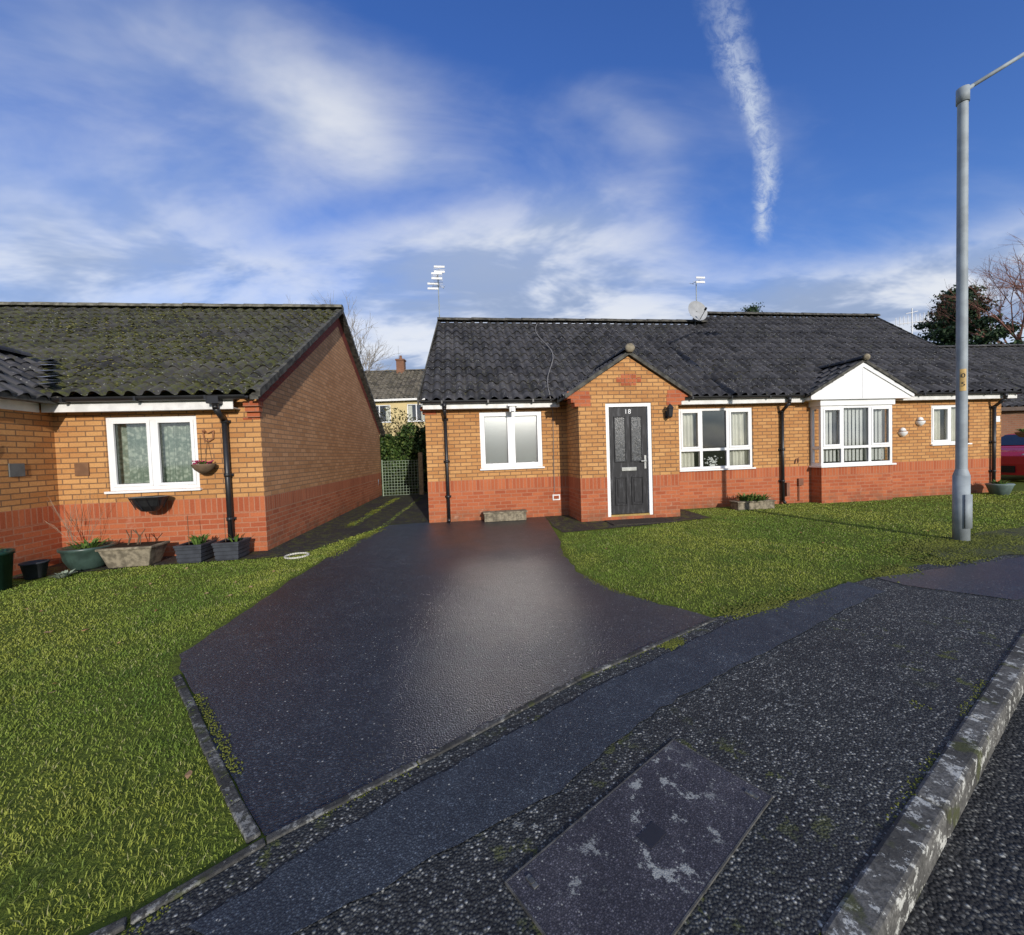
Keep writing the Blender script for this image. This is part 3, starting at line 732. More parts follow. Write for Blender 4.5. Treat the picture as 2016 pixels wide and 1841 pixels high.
f=MB(); f.box(xm-.15,xm+.15,yd+.035,yd+.056,c0_+.83,c0_+.90); f.box(a1-.075,a1-.035,yd+.035,yd+.056,c0_+.86,c0_+1.12); f.box(a1-.16,a1-.045,yd-.01,yd+.012,c0_+1.0,c0_+1.022); f.cyl((a1-.055,yd+.04,c0_+1.011),(a1-.055,yd,c0_+1.011),.011); f.build('letterbox_and_handle',M_chrome,dg,False,.003)
cu=bpy.data.curves.new('house_number','FONT'); cu.body='18'; cu.size=.125; cu.extrude=.003; cu.align_x='CENTER'; cu.space_character=1.15; cu.materials.append(M_white)
to=bpy.data.objects.new('house_number_18',cu); COL.objects.link(to); to.parent=dg; to.location=(xm,yd+.050,c1_-.125); to.rotation_euler=(math.pi/2,0,0)
f=MB(); f.box(x0-.1,x1+.15,yd-.55,yd-.05,.009,.022); f.build('door_mat',simple('coir_mat',(.07,.06,.05),.95,.1,0,.4,50,.5),dg)

lg=MB(); lx,ly,lz=4.66,-.9,2.05
lg.box(lx-.03,lx+.03,ly-.015,ly-.001,lz-.12,lz+.02); lg.tube([(lx,ly-.01,lz-.08),(lx,ly-.07,lz-.13),(lx,ly-.13,lz-.10)],.008)
lg.lathe((lx,ly-.13,lz-.10),[(0,-.03),(.02,-.02),(.045,0),(.06,.15),(.075,.155),(.055,.19),(.02,.23),(0,.25)],8)
lg.build('wall_lantern',M_black,H1)
pl=MB(); pl.box(1.68,1.80,-.26,-.21,2.18,2.29); pl.box(1.71,1.77,-.30,-.262,2.19,2.27); pl.box(1.64,1.84,-.29,-.2,2.295,2.33); pl.build('security_light',M_white,H1,False,.008)

# bay window
BX0,BX1,BY=8.63,10.45,-.28
m=MB(); m.poly([(BX0,BY,0),(BX1,BY,0),(BX1,BY,.80),(BX0,BY,.80)]); m.poly([(BX0,BY,0),(BX0,BY,.80),(BX0,0,.80),(BX0,0,0)]); m.poly([(BX1,BY,0),(BX1,0,0),(BX1,0,.80),(BX1,BY,.80)])
m.build('bay_base',M_brick,H1)
s_=MB(); s_.box(BX0-.05,BX1+.05,BY-.05,-.001,.802,.84); s_.box(BX0-.04,BX1+.04,BY-.03,-.001,2.17,2.36); s_.build('bay_sill_and_head',M_white,H1,False,.005)
window(H1,'bay_window',BX0,BX1,.842,2.168,BY-.02,mull=(9.17,9.87),transom=1.24,kind='vertical',sill=False,casements=((0,1),(2,1)),room=False)
s_=MB(); gl=MB()
for xs_ in (BX0,BX1-.06):
    s_.box(xs_,xs_+.06,BY+.07,-.001,.842,.90); s_.box(xs_,xs_+.06,BY+.07,-.001,2.11,2.168); s_.box(xs_,xs_+.06,-.05,-.001,.90,2.11); s_.box(xs_,xs_+.06,BY+.07,-.05,1.21,1.27)
    gl.poly([(xs_+.03,BY+.07,.9),(xs_+.03,-.05,.9),(xs_+.03,-.05,2.11),(xs_+.03,BY+.07,2.11)])
s_.build('bay_side_frames',M_white,H1,False,.004); gl.build('bay_side_glass',M_glass,H1)
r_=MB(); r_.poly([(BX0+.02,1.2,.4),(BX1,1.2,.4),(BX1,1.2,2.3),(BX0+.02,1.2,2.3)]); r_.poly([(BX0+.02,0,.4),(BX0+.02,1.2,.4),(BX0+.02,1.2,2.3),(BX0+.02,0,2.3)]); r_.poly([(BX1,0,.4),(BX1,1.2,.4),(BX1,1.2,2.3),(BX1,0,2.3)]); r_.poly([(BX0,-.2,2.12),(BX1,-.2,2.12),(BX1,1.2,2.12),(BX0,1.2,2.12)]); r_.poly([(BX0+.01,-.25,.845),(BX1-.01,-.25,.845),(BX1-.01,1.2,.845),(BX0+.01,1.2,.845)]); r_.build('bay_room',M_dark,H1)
gx0,gx1,ga,gz=8.27,10.87,3.10,2.37; gc=(gx0+gx1)/2; gy=BY-.10
m=MB(); P=[(gx0+.04,gz-.07),(gx1-.04,gz-.07),(gx1-.04,gz+.02),(gc,ga-.01),(gx0+.04,gz+.02)]
v0=[(a,gy,b_) for a,b_ in P]; v1=[(a,-.0,b_) for a,b_ in P]
m.add(v0+v1,[[0,1,2,3,4],[9,8,7,6,5],[0,5,6,1],[1,6,7,2],[0,4,9,5]])
m.build('bay_gable_cladding',M_white,H1)
m=MB(); m.box(gc-.012,gc+.012,gy-.008,gy-.001,gz-.05,ga-.06)
for sgn,xe in ((-1,gx0),(1,gx1)):
    P=[(xe+.0,gz-.06),(gc,ga-.10),(gc,ga+.0),(xe,gz+.04)]
    v0=[(a,gy-.025,b_) for a,b_ in P]; v1=[(a,gy-.003,b_) for a,b_ in P]; m.add(v0+v1,[[0,1,2,3],[7,6,5,4],[0,4,5,1],[3,2,6,7],[0,3,7,4]])
m.build('bay_bargeboard',M_white,H1)
rf=MB(); run=(gx1-gx0)/2+.03
tiles(rf,(gx0-.03,gy-.05,gz+.03),(0,1,0),(run,0,ga-gz),1.45); tiles(rf,(gx1+.03,gy-.05,gz+.03),(0,1,0),(-run,0,ga-gz),1.45); ridge(rf,(gc,gy-.07,ga+.10),(gc,.75,ga+.10),.09); rf.build('bay_roof_tiles',M_roof,H1)
m=MB()
for sgn,xe in ((-1,gx0-.03),(1,gx1+.03)):
    P=[(xe,gz+.005),(gc,ga+.005),(gc,ga+.07),(xe,gz+.07)]
    v0=[(a,gy-.055,b_) for a,b_ in P]; v1=[(a,.0,b_) for a,b_ in P]; m.add(v0+v1,[[0,1,2,3],[7,6,5,4],[0,4,5,1],[3,2,6,7],[0,3,7,4]])
m.build('bay_verge',M_ridge,H1)
e=MB(); e.lathe((gc,gy-.09,ga+.10),[(0,-.07),(.05,-.06),(.08,-.02),(.08,.03),(.05,.06),(0,.075)],12,0,1,.6); e.build('bay_ridge_end',M_stone,H1,True)
for x,z in ((10.98+.05,1.52),(11.51,1.76)):
    e=MB(); e.lathe((x,-.03,z),[(.0,-.09),(.05,-.07),(.09,-.02),(.10,.02),(.10,.03),(0,.03)],16,0,1,.9); e.lathe((x,-.03,z+.05),[(0,.08),(.05,.06),(.08,.0),(0,0)],12,0,1,.8)
    e.build('wall_lamp_half_round',M_white,H1,True)
e=MB(); e.box(8.28,8.40,-.05,-.002,.40,.56); e.tube([(8.30,-.03,.4),(8.30,-.03,.05)],.012); e.tube([(8.22,-.02,.9),(8.24,-.02,1.0),(8.30,-.02,1.02),(8.30,-.02,.92)],.01); e.box(7.95,8.02,-.08,-.002,.18,.48); e.build('meter_box_and_pipes',simple('terracotta_plastic',(.22,.09,.05),.6),H1)
e=MB(); e.box(2.56,2.72,-.02,-.001,.34,.46); e.build('air_vent',M_whited,H1); e=MB(); e.box(2.585,2.695,-.026,-.021,.365,.435); e.build('air_vent_grille',M_red,H1)
e=MB(); e.tube([(2.52,-.12,2.40),(2.60,-.10,2.2),(2.62,-.02,2.1),(2.60,-.02,.5)],.006,6)
cab=[]
for i in range(15):
    f_=i/14; y_=-.27+f_*2.9; x_=2.50+.55*f_+.12*math.sin(f_*5)-.1*math.sin(f_*9)
    cab.append((x_,y_,2.43+K*(y_+.27)+.10))
e.tube([(2.52,-.30,2.38)]+cab,.010,6); e.build('aerial_cable',simple('grey_cable',(.22,.21,.2),.6),H1)
e=MB(); e.box(13.66,13.80,-.02,-.002,1.72,1.86); e.build('number_plaque',M_white,H1)

sd=bpy.data.objects.new('satellite_dish',None); COL.objects.link(sd); sd.parent=H1; sd.location=(7.58,2.62,5.25)
e=MB(); ax=Vector((.10,-1,.25)).normalized(); a=ax.orthogonal().normalized(); b_=ax.cross(a); n=28; vs=[]
for k_,(rr,hh) in enumerate(((.0,-.05),(.12,-.042),(.23,-.022),(.31,.005))):
    for i in range(n): t_=2*math.pi*i/n; vs.append(ax*hh+a*math.cos(t_)*rr+b_*math.sin(t_)*rr)
fs=[[k_*n+i,k_*n+(i+1)%n,(k_+1)*n+(i+1)%n,(k_+1)*n+i] for k_ in range(3) for i in range(n)]
e.add(vs,fs); e.build('reflector',simple('dish_grey',(.36,.37,.38),.6,.3,0,.2,5),sd,True)
e=MB(); e.tube([(0,-.1,-.28),(0,-.36,-.10)],.010,6); e.cyl((0,-.34,-.10),(0,-.40,-.06),.03); e.tube([(0,.05,0),(0,.12,-.05),(0,.15,-.4)],.018,8); e.build('arm_and_lnb',M_black,sd)
def aerial(name,x,y,z0_,z1_,par,yagis):
    g_=bpy.data.objects.new(name,None); COL.objects.link(g_); g_.parent=par; g_.location=(x,y,0)
    e=MB(); e.cyl((0,0,z0_),(0,0,z1_),.014,n=8); e.build('mast',M_bal,g_); e=MB()
    for z,L_,nel,an in yagis:
        dx,dy=math.cos(an),math.sin(an)
        e.tube([(-dx*L_/2,-dy*L_/2,z),(dx*L_/2,dy*L_/2,z)],.008,6)
        for i in range(nel):
            f_=-.5+i/(nel-1); px_,py_=dx*L_*f_,dy*L_*f_; hw=.15-.05*i/nel
            e.tube([(px_+dy*hw,py_-dx*hw,z),(px_-dy*hw,py_+dx*hw,z)],.005,5)
        e.box(-dx*L_/2-.14,-dx*L_/2+.14,-dy*L_/2-.008,-dy*L_/2+.008,z-.09,z-.04); e.box(-dx*L_/2-.14,-dx*L_/2+.14,-dy*L_/2-.008,-dy*L_/2+.008,z+.04,z+.09)
    e.build('elements',M_whited,g_); return g_
aerial('tv_aerial',.27,3.1,4.6,6.42,H1,[(6.32,.6,7,1.75),(6.14,.6,7,1.5),(5.98,.3,3,.2)])
aerial('tv_aerial',7.85,3.1,5.0,6.30,H1,[(6.27,.3,3,1.9)])

# ================================================================== left bungalow
TL=math.radians(6.6)
H2=empty('brick_house',(-3.74,6.11,0),TL)
WL=(-2.11,-.89,1.0,2.07)
m=MB()
wall(m,-2.76,0,0,2.30,0,[WL]); wall(m,-12,-4.78,0,2.30,0,[])
m.poly([(-12,8.62,0),(-12,8.62,2.3),(0,8.62,2.3),(0,8.62,0)])
m.build('front_wall',M_brick,H2)
m=MB(); m.poly([(0,0,0),(0,8.62,0),(0,8.62,2.32),(0,4.15,4.98),(0,0,2.32)]); m.build('gable_wall',M_gable,H2)
KL=(5.04-2.33)/(4.15+.27); zLe=2.34
m=MB()
for (ya,za,yb_,zb_) in ((-.05,2.33,4.15,4.97),(8.67,2.33,4.15,4.97)):
    t_=.27; vs=[(.006,ya,za-t_*.6),(.006,yb_,zb_-t_*1.15),(.006,yb_,zb_),(.006,ya,za+.02)]; m.add(vs,[[0,1,2,3] if ya<1 else [3,2,1,0]])
m.build('verge_bricks',M_verge,H2)
m=MB()
for (dx,z) in ((.05,2.02),(.10,2.095),(.15,2.17)): m.box(-.16,.0+dx*.35,-dx-.001,-.002,z,z+.074)
m.box(-.24,-.0,-.008,-.003,1.99,2.02)
m.build('corbels',M_red,H2)
rf=MB(); tiles(rf,(-12,-.27,zLe),(1,0,0),(0,4.42,KL*4.42),12.10,gauge=.34); rf.build('roof_tiles',M_roofm,H2)
b=MB(); b.poly([(-12,4.15,zLe+KL*4.42),(.1,4.15,zLe+KL*4.42),(.1,8.9,2.25),(-12,8.9,2.25)]); b.build('roof_back',M_roofm,H2)
r=MB(); ridge(r,(-12,4.15,zLe+KL*4.42+.07),(.12,4.15,zLe+KL*4.42+.07),.12); r.build('ridge_tiles',M_ridge2,H2)
m=MB(); zt_=zLe+KL*4.42
for (ya,za,yb_,zb_) in ((-.28,zLe,4.15,zt_),(8.9,zLe-.08,4.15,zt_)):
    n=14
    for i in range(n):
        f0,f1=i/n,(i+.96)/n; p_=lambda f_:(ya+(yb_-ya)*f_,za+(zb_-za)*f_)
        (y_a,z_a),(y_b,z_b)=p_(f0),p_(f1); lift=.012
        P=[(y_a,z_a-.05),(y_b,z_b-.07),(y_b,z_b+.045),(y_a,z_a+.045+lift)]
        v0=[(.085,a,c) for a,c in P]; v1=[(.145,a,c) for a,c in P]; m.add(v0+v1,[[3,2,1,0],[4,5,6,7],[0,1,5,4],[2,3,7,6],[3,0,4,7],[1,2,6,5]])
    v0=[(.0,ya,za-.09),(.0,yb_,zb_-.09),(.0,yb_,zb_-.03),(.0,ya,za-.03)]; v1=[(.115,q[1],q[2]) for q in v0]; m.add(v0+v1,[[3,2,1,0],[4,5,6,7],[0,1,5,4],[2,3,7,6],[3,0,4,7]])
m.build('verge_tiles',M_ridge,H2)
f=MB(); f.box(-2.72,-.27,-.20,-.182,2.13,2.30); f.box(-2.72,-.27,-.18,-.002,2.14,2.155); f.build('fascia_and_soffit',M_whited,H2)
g=MB(); gutter(g,-2.78,-.05,-.262,2.315,.06); g.box(-.56,-.40,-.32,-.20,2.20,2.30); g.build('gutter',M_black,H2)
d=MB(); downpipe(d,-.47,2.30,0,-.262,.08,.040); d.build('downpipe',M_black,H2,True)
window(H2,'window_1',*WL,0,mull=(-1.5,),kind='net',casements=(0,1))
porch_gable(H2,-4.76,-2.76,-1.15,0,3.06,2.30)
f=MB(); f.box(-2.755,-2.735,-1.05,-.21,2.13,2.28); f.build('porch_fascia',M_whited,H2)
g=MB()
g.cyl((-2.60,-1.2,2.29),(-2.60,-.33,2.29),.055,n=10); g.build('porch_gutter',M_black,H2)
l_=MB()
for i in range(9):
    f_=i/9; x=-2.60-.95*f_; y=-.2+1.12*f_; z=2.44+.63*f_+.06
    l_.add([(x-.13,y-.06,z+.01+random.uniform(-.01,.02)),(x+.02,y-.12,z-.0),(x+.10,y+.05,z+.045+random.uniform(-.01,.02)),(x-.10,y+.13,z+.05)],[[0,1,2,3]])
l_.build('lead_valley',M_lead,H2)
C=[]
up=Vector((0,4.42,KL*4.42)).normalized()
for _ in range(11000):
    x=random.uniform(-8,.05); s_=random.uniform(.05,5.0)
    q=mnoise.noise(Vector((x*.8,s_*.9,1.3)))+.5*mnoise.noise(Vector((x*3,s_*3,7)))
    if q<-.12+.25*random.random(): continue
    s2=round(s_/.34)*.34+random.gauss(0,.05) if random.random()<.6 else s_
    s2=min(max(s2,.02),5.1)
    tx=((x+12)/.225)%1; hgt=.072*max(0,math.sin(math.pi*tx))**2
    C.append((x,-.27+up.y*s2,zLe+up.z*s2-.01+hgt,random.uniform(.008,.032)))
blobs('roof_moss',C,leafy('roof_moss_mat',(.06,.065,.015),(.17,.16,.04),(.24,.22,.07)),H2)
C=[]
for _ in range(1000):
    x=random.uniform(.1,7.5); s_=random.uniform(.05,3.8)
    if mnoise.noise(Vector((x*.6,s_*.9,4.3)))<.0: continue
    s2=round(s_/.33)*.33+random.gauss(0,.04); k_=math.hypot(1,K)
    C.append((x,-.27+s2/k_,2.43+s2*K/k_+.03,random.uniform(.006,.020)))
blobs('roof_moss',C,leafy('roof_moss_mat2',(.07,.07,.03),(.16,.15,.08)),H1)

# ================================================================== planters & wall ornaments
M_gp=simple('green_glazed_pot',(.05,.085,.07),.35,.5,0,.4,8)
M_dg=simple('dark_green_plastic',(.012,.05,.035),.4)
M_sq=simple('grey_slat_planter',(.045,.05,.06),.6,.3,0,.3,10)
def tuft(mb,c,r,h,n,mi=0):
    for _ in range(n):
        a=random.random()*6.28; rr=r*math.sqrt(random.random()); b_=Vector((c[0]+math.cos(a)*rr*.5,c[1]+math.sin(a)*rr*.5,c[2])); tpt=Vector((c[0]+math.cos(a)*rr*1.3,c[1]+math.sin(a)*rr*1.3,c[2]+h*random.uniform(.3,1)))
        s=Vector((-math.sin(a),math.cos(a),0))*random.uniform(.008,.02)
        mid=(b_+tpt)/2+Vector((0,0,h*.2)); mb.add([b_-s*.4,b_+s*.4,mid+s,mid-s],[[0,1,2,3]],mi); mb.add([mid-s,mid+s,tpt],[[0,1,2]],mi)
M_plant=leafy('plant_leaves',(.06,.12,.02),(.14,.22,.05))
M_petal=simple('pink_petals',(.55,.06,.16),.6)
o=empty('plant_pot',(-5.72,5.42,.009)); m=MB(); m.lathe((0,0,0),[(0,0),(.15,0),(.19,.03),(.245,.15),(.26,.25),(.285,.27),(.285,.30),(.25,.30),(.24,.26),(0,.255)],26); m.build('pot',M_gp,o,True); m=MB(); tuft(m,(0,0,.25),.22,.14,70,0); m.build('leaves',M_plant,o)
o=empty('stone_trough',(-5.18,5.50,.009),.15); m=MB()
m.add([(-.24,-.12,0),(.24,-.12,0),(.24,.12,0),(-.24,.12,0),(-.31,-.17,.24),(.31,-.17,.24),(.31,.17,.24),(-.31,.17,.24)],[[0,3,2,1],[0,1,5,4],[1,2,6,5],[2,3,7,6],[3,0,4,7],[4,5,6,7]]); m.box(-.33,.33,-.19,.19,.241,.275); m.build('trough',M_stone,o,False,.01)
m=MB(); m.box(-.29,.29,-.15,.15,.274,.279); m.build('soil',M_soil,o)
m=MB()
for k_ in range(5):
    x=random.uniform(-.2,.2); m.tube([(x,0,.27),(x+random.uniform(-.05,.05),.02,.38),(x+random.uniform(-.1,.1),0,.48)],.006,5)
m.build('stems',M_twig,o)
for (x,y,rz) in ((-4.42,5.62,.12),(-3.98,5.72,.12)):
    o=empty('square_planter',(x-.02,y,.009),rz); m=MB(); h_=.25
    m.add([(-.14,-.14,0),(.14,-.14,0),(.14,.14,0),(-.14,.14,0),(-.16,-.16,h_),(.16,-.16,h_),(.16,.16,h_),(-.16,.16,h_)],[[0,3,2,1],[0,1,5,4],[1,2,6,5],[2,3,7,6],[3,0,4,7]])
    for zz_ in (.02,.075,.13,.185): q=.142+.02*zz_/h_; m.box(-q-.008,q+.008,-q-.008,q+.008,zz_,zz_+.045)
    m.box(-.175,-.135,-.175,.175,h_-.03,h_); m.box(.135,.175,-.175,.175,h_-.03,h_); m.box(-.135,.135,-.175,-.135,h_-.03,h_); m.box(-.135,.135,.135,.175,h_-.03,h_)
    m.build('planter_box',M_sq,o,False,.004); m=MB(); m.box(-.134,.134,-.134,.134,h_-.06,h_-.02); m.build('soil',M_soil,o)
    m=MB(); tuft(m,(.05,0,h_-.02),.13,.15,45 if x<-4.2 else 12,0); m.build('leaves',M_plant,o)
    m=MB(); m.tube([(-.08,0,h_-.03),(-.1,.03,h_+.38)],.004,5); m.build('cane',M_twig,o)
o=empty('dark_green_pot',(-5.93,4.55,0)); m=MB(); m.lathe((0,0,0),[(0,0),(.15,0),(.18,.40),(.195,.40),(.195,.44),(.175,.44),(.165,.40),(0,.40)],24); m.build('pot',M_dg,o,True); m=MB(); tuft(m,(0,0,.40),.12,.1,25,0); m.build('leaves',M_plant,o)
o=empty('small_grey_pot',(-5.98,5.02,.009)); m=MB(); m.lathe((0,0,0),[(0,0),(.09,0),(.12,.18),(.13,.18),(.13,.2),(.11,.2),(.1,.17),(0,.17)],20); m.build('pot',M_sq,o,True)
o=empty('succulent_plant',(-5.62,5.0,.009)); m=MB(); tuft(m,(0,0,0),.12,.07,60,0); m.build('leaves',leafy('succulent',(.22,.27,.2),(.35,.4,.3)),o)
o=empty('white_ring_on_lawn',(-3.06,5.66,.022)); m=MB()
n=28
for i in range(n):
    a=2*math.pi*i/n;b_=2*math.pi*(i+1)/n; m.tube([(math.cos(a)*.15,math.sin(a)*.15,0),(math.cos(b_)*.15,math.sin(b_)*.15,0)],.014,6)
m.build('ring',simple('cream_plastic',(.6,.58,.48),.6),o,True)
o=bpy.data.objects.new('wall_basket',None); COL.objects.link(o); o.parent=H2; o.location=(-.745,-.13,1.33); m=MB(); m.lathe((0,0,0),[(0,-.12),(.06,-.11),(.12,-.06),(.155,0),(.155,.02),(.13,.02),(0,.0)],18,0,1,.8); m.build('basket',M_twig,o,True)
m=MB(); tuft(m,(0,0,.01),.12,.06,30,0); m.build('leaves',M_plant,o); m=MB()
for _ in range(34): x,y,z=random.uniform(-.12,.12),random.uniform(-.09,.06),random.uniform(.02,.07); m.lathe((x,y,z),[(0,-.012),(.018,0),(0,.012)],6)
m.build('flowers',M_petal,o)
m=MB(); m.tube([(-.1,.12,.0),(-.1,.12,.45)],.004,5); m.tube([(-.05,.12,.02),(.0,.12,.40)],.003,5); m.tube([(.05,.12,.02),(.0,.12,.40)],.003,5); m.build('hanger',M_twig,o)
o=bpy.data.objects.new('hanging_basket',None); COL.objects.link(o); o.parent=H2; o.location=(-1.43,-.22,.90); m=MB(); m.lathe((0,0,0),[(0,-.20),(.10,-.185),(.17,-.11),(.20,-.03),(.225,.0),(.24,.015),(.2,.02),(0,-.02)],22,0,1,.8)
for i in range(10): a=i*.63; m.tube([(math.cos(a)*.225,math.sin(a)*.19,.01),(math.cos(a+.3)*.16,math.sin(a+.3)*.14,-.15)],.006,5)
m.build('basket_liner',M_black,o)
M_orn=simple('rust_ornament',(.30,.13,.06),.7); M_slate=simple('slate_plaque',(.12,.13,.13),.7)
m=MB(); m.box(-2.52,-2.34,-.018,-.002,1.24,1.42,0); m.build('dark_plaque',simple('brown_plaque',(.2,.10,.05),.8),H2)
m=MB(); m.box(-2.757,-2.742,-.62,-.44,1.27,1.44); m.build('square_plaque',M_slate,H2)
m=MB()
for sgn in (-1,1): m.add([(-2.742,-.86,1.62),(-2.735,-.86+sgn*.08,1.72),(-2.735,-.86+sgn*.09,1.62),(-2.74,-.86+sgn*.05,1.53)],[[0,1,2,3]])
m.build('butterfly_ornament',M_orn,H2)
m=MB(); m.tube([(-.80,-.02,1.85),(-.78,-.02,1.70),(-.72,-.02,1.68),(-.66,-.02,1.72),(-.65,-.02,1.84)],.010,6); m.tube([(-.80,-.02,1.85),(-.73,-.02,1.80),(-.65,-.02,1.84)],.007,6); m.lathe((-.78,-.02,1.83),[(0,-.03),(.03,0),(0,.03)],8); m.build('cat_ornament',M_orn,H2)
def branch(mb,p,d,L,r,depth,spread=.5,gravity=0,n=4,kids=3,mi=0):
    q=p+d*L; mb.cyl(p,q,r,r*.65,n,mi,False)
    if depth==0: return
    for k_ in range(kids):
        f_=random.uniform(.45,1.0); b_=p+d*L*f_
        nd=(d+Vector((random.gauss(0,spread),random.gauss(0,spread),random.gauss(0,spread*.7)+gravity))).normalized()
        branch(mb,b_,nd,L*random.uniform(.55,.85),r*.6,depth-1,spread,gravity,n,kids,mi)
o=bpy.data.objects.new('bare_shrub',None); COL.objects.link(o); o.parent=H2; o.location=(-2.35,-.25,0); m=MB()
for k_ in range(4): branch(m,Vector((random.uniform(-.1,.1),0,0)),Vector((random.uniform(-.3,.3),.05,1)).normalized(),.50,.005,2,.25,.05,3,3)
m.build('twigs',simple('pale_twig',(.34,.26,.18),.9),o)
o=bpy.data.objects.new('stone_trough',None); COL.objects.link(o); o.parent=H1; o.location=(1.52,-.22,.009); m=MB(); m.box(-.42,.42,-.10,.10,0,.16); m.box(-.44,.44,-.12,.12,.161,.19)
for k_ in range(8): m.box(-.38+k_*.1,-.34+k_*.1,-.108,-.101,.03,.13)
m.build('trough',M_stone,o,False,.012)
o=bpy.data.objects.new('stone_trough',None); COL.objects.link(o); o.parent=H1; o.location=(6.80,-.45,0); m=MB(); m.box(-.42,.42,-.13,.13,0,.15); m.box(-.44,.44,-.15,.15,.151,.18); m.build('trough',M_stone,o,False,.012); m=MB(); tuft(m,(-.15,0,.16),.2,.2,90,0); tuft(m,(.2,0,.16),.2,.16,90,0); tuft(m,(-.0,0,.16),.3,.18,60,0); m.build('leaves',M_plant,o)
o=bpy.data.objects.new('plant_pot',None); COL.objects.link(o); o.parent=H1; o.location=(13.2,-.4,0); m=MB(); m.lathe((0,0,0),[(0,0),(.15,0),(.22,.22),(.24,.24),(.22,.26),(0,.24)],20); m.build('pot',simple('teal_pot',(.16,.22,.21),.5),o,True); m=MB(); tuft(m,(0,0,.22),.18,.14,60,0); m.build('leaves',M_plant,o)
o=bpy.data.objects.new('hanging_basket',None); COL.objects.link(o); o.parent=H1; o.location=(14.1,-.3,1.45); m=MB(); m.lathe((0,0,0),[(0,-.14),(.1,-.12),(.16,-.05),(.18,0),(0,0)],16); m.tube([(0,0,.0),(0,0,.45),(-.2,.25,.45)],.008,5); m.build('basket',M_twig,o); m=MB(); tuft(m,(0,0,0),.2,.1,80,0); m.build('leaves',M_plant,o)
m=MB()
for _ in range(40): x,z=random.gauss(6.28,.07),random.gauss(1.02,.05); m.lathe((x,.13,max(.94,z)),[(0,-.02),(.025,0),(0,.02)],7)
m.box(6.22,6.34,.11,.16,.915,.95); m.build('white_flower_ornament',M_white,H1)

# ================================================================== gate, hedge, trees
G=empty('wire_mesh_gate',(0,0,0)); m=MB()
ga_=Vector((-4.55,14.25,0)); gb_=Vector((-3.30,14.40,0)); gd=(gb_-ga_).normalized(); gl_=(gb_-ga_).length
M_wire=simple('green_wire',(.26,.33,.24),.6)
x=0
while x<=gl_: q=ga_+gd*x; m.cyl((q.x,q.y,.03),(q.x,q.y,1.22),.008,n=4); x+=.10
z=.03
while z<1.24: m.cyl((ga_.x,ga_.y,z),(gb_.x,gb_.y,z),.008,n=4); z+=.10
for q in (ga_,gb_): m.cyl((q.x,q.y,0),(q.x,q.y,1.28),.022,n=8)
m.build('mesh_and_posts',M_wire,G)
m=MB(); m.box(-3.30,-3.16,14.35,14.47,0,1.5); m.build('wooden_post',simple('timber',(.40,.30,.17),.85,.2,0,.4,12,.4),G)
m=MB(); m.box(-4.95,-4.89,14.2,14.26,0,1.9); m.tube([(-4.8,14.1,0),(-4.75,14.15,.7)],.02,8); m.tube([(-4.7,14.1,0),(-4.68,14.15,.6)],.02,8); m.build('left_gate_post',simple('blue_pipe',(.2,.35,.5),.5),G)
def leaf_mass(name,fn,n,size,mat,parent=None):
    P=np.array([fn() for _ in range(n)]); a=rng.normal(size=(n,3)); a/=np.linalg.norm(a,axis=1)[:,None]; b=np.cross(a,rng.normal(size=(n,3))); b/=np.linalg.norm(b,axis=1)[:,None]
    s=size*(.6+.8*rng.random((n,1)))
    V=np.stack([P-a*s,P+b*s*.6,P+a*s,P-b*s*.6],1).reshape(-1,3)
    return np_mesh(name,V,[np.arange(n)[:,None]*4+np.arange(4)],mat,parent)
hg=empty('ivy_hedge',(0,0,0))
def hf():
    x=random.uniform(-6,-1.8); t_=2.35+.22*math.sin(x*3)+.12*math.sin(x*7.7); z=t_*math.sqrt(random.random()); y=15.2+random.uniform(-.12,.5)-.15*math.sin(x*5+z*4); return (x,y,z)
leaf_mass('leaves',hf,12000,.055,M_ivy,hg)
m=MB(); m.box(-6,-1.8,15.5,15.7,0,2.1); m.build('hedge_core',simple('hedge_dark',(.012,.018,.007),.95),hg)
hd=empty('bare_hedge',(0,0,0)); m=MB()
for _ in range(60): branch(m,Vector((random.uniform(-6.2,-1.8),random.uniform(16,16.6),.6)),Vector((random.gauss(0,.12),0,1)).normalized(),1.05,.013,3,.35,.1,3,3)
m.build('twigs',simple('dark_twig',(.09,.06,.04),.95,.1),hd)
def hf2():
    x=random.uniform(-6,-1.8); return (x,16.3+random.gauss(0,.2),random.uniform(1.8,3.1+.3*math.sin(x*2.3)))
leaf_mass('leaves',hf2,1800,.045,leafy('dry_leaves',(.045,.05,.015),(.10,.085,.035),None,.9),hd)

def bare_tree(name,x,y,h_,mat,depth=6,kids=3,spread=.42,r=.16,seed=1,grav=.08):
    random.seed(seed); g_=empty(name,(x,y,0)); m=MB(); p0=Vector((0,0,0))
    m.cyl(p0,(0,0,h_*.3),r,r*.8,8); q=Vector((0,0,h_*.28))
    for k_ in range(5):
        a=k_*1.3+random.random(); branch(m,q+Vector((0,0,random.uniform(0,h_*.1))),Vector((math.cos(a)*.55,math.sin(a)*.55,1)).normalized(),h_*.26,r*.5,depth-1,spread,grav,3,kids)
    m.build('trunk_and_branches',mat,g_); return g_
bare_tree('bare_tree',-12.6,31,12.5,M_twigw,6,3,.42,.2,3)
bare_tree('bare_tree',-11,24,6.2,M_twig,5,3,.45,.1,13)
bare_tree('bare_birch_tree',25.4,19.3,6.6,M_twigw,6,3,.5,.14,5,-.02)
bare_tree('bare_tree',30.0,23,12.6,M_twigr,7,3,.40,.2,9)
bare_tree('bare_tree',24,44,16.2,M_twigr,5,3,.4,.25,21)
random.seed(11)
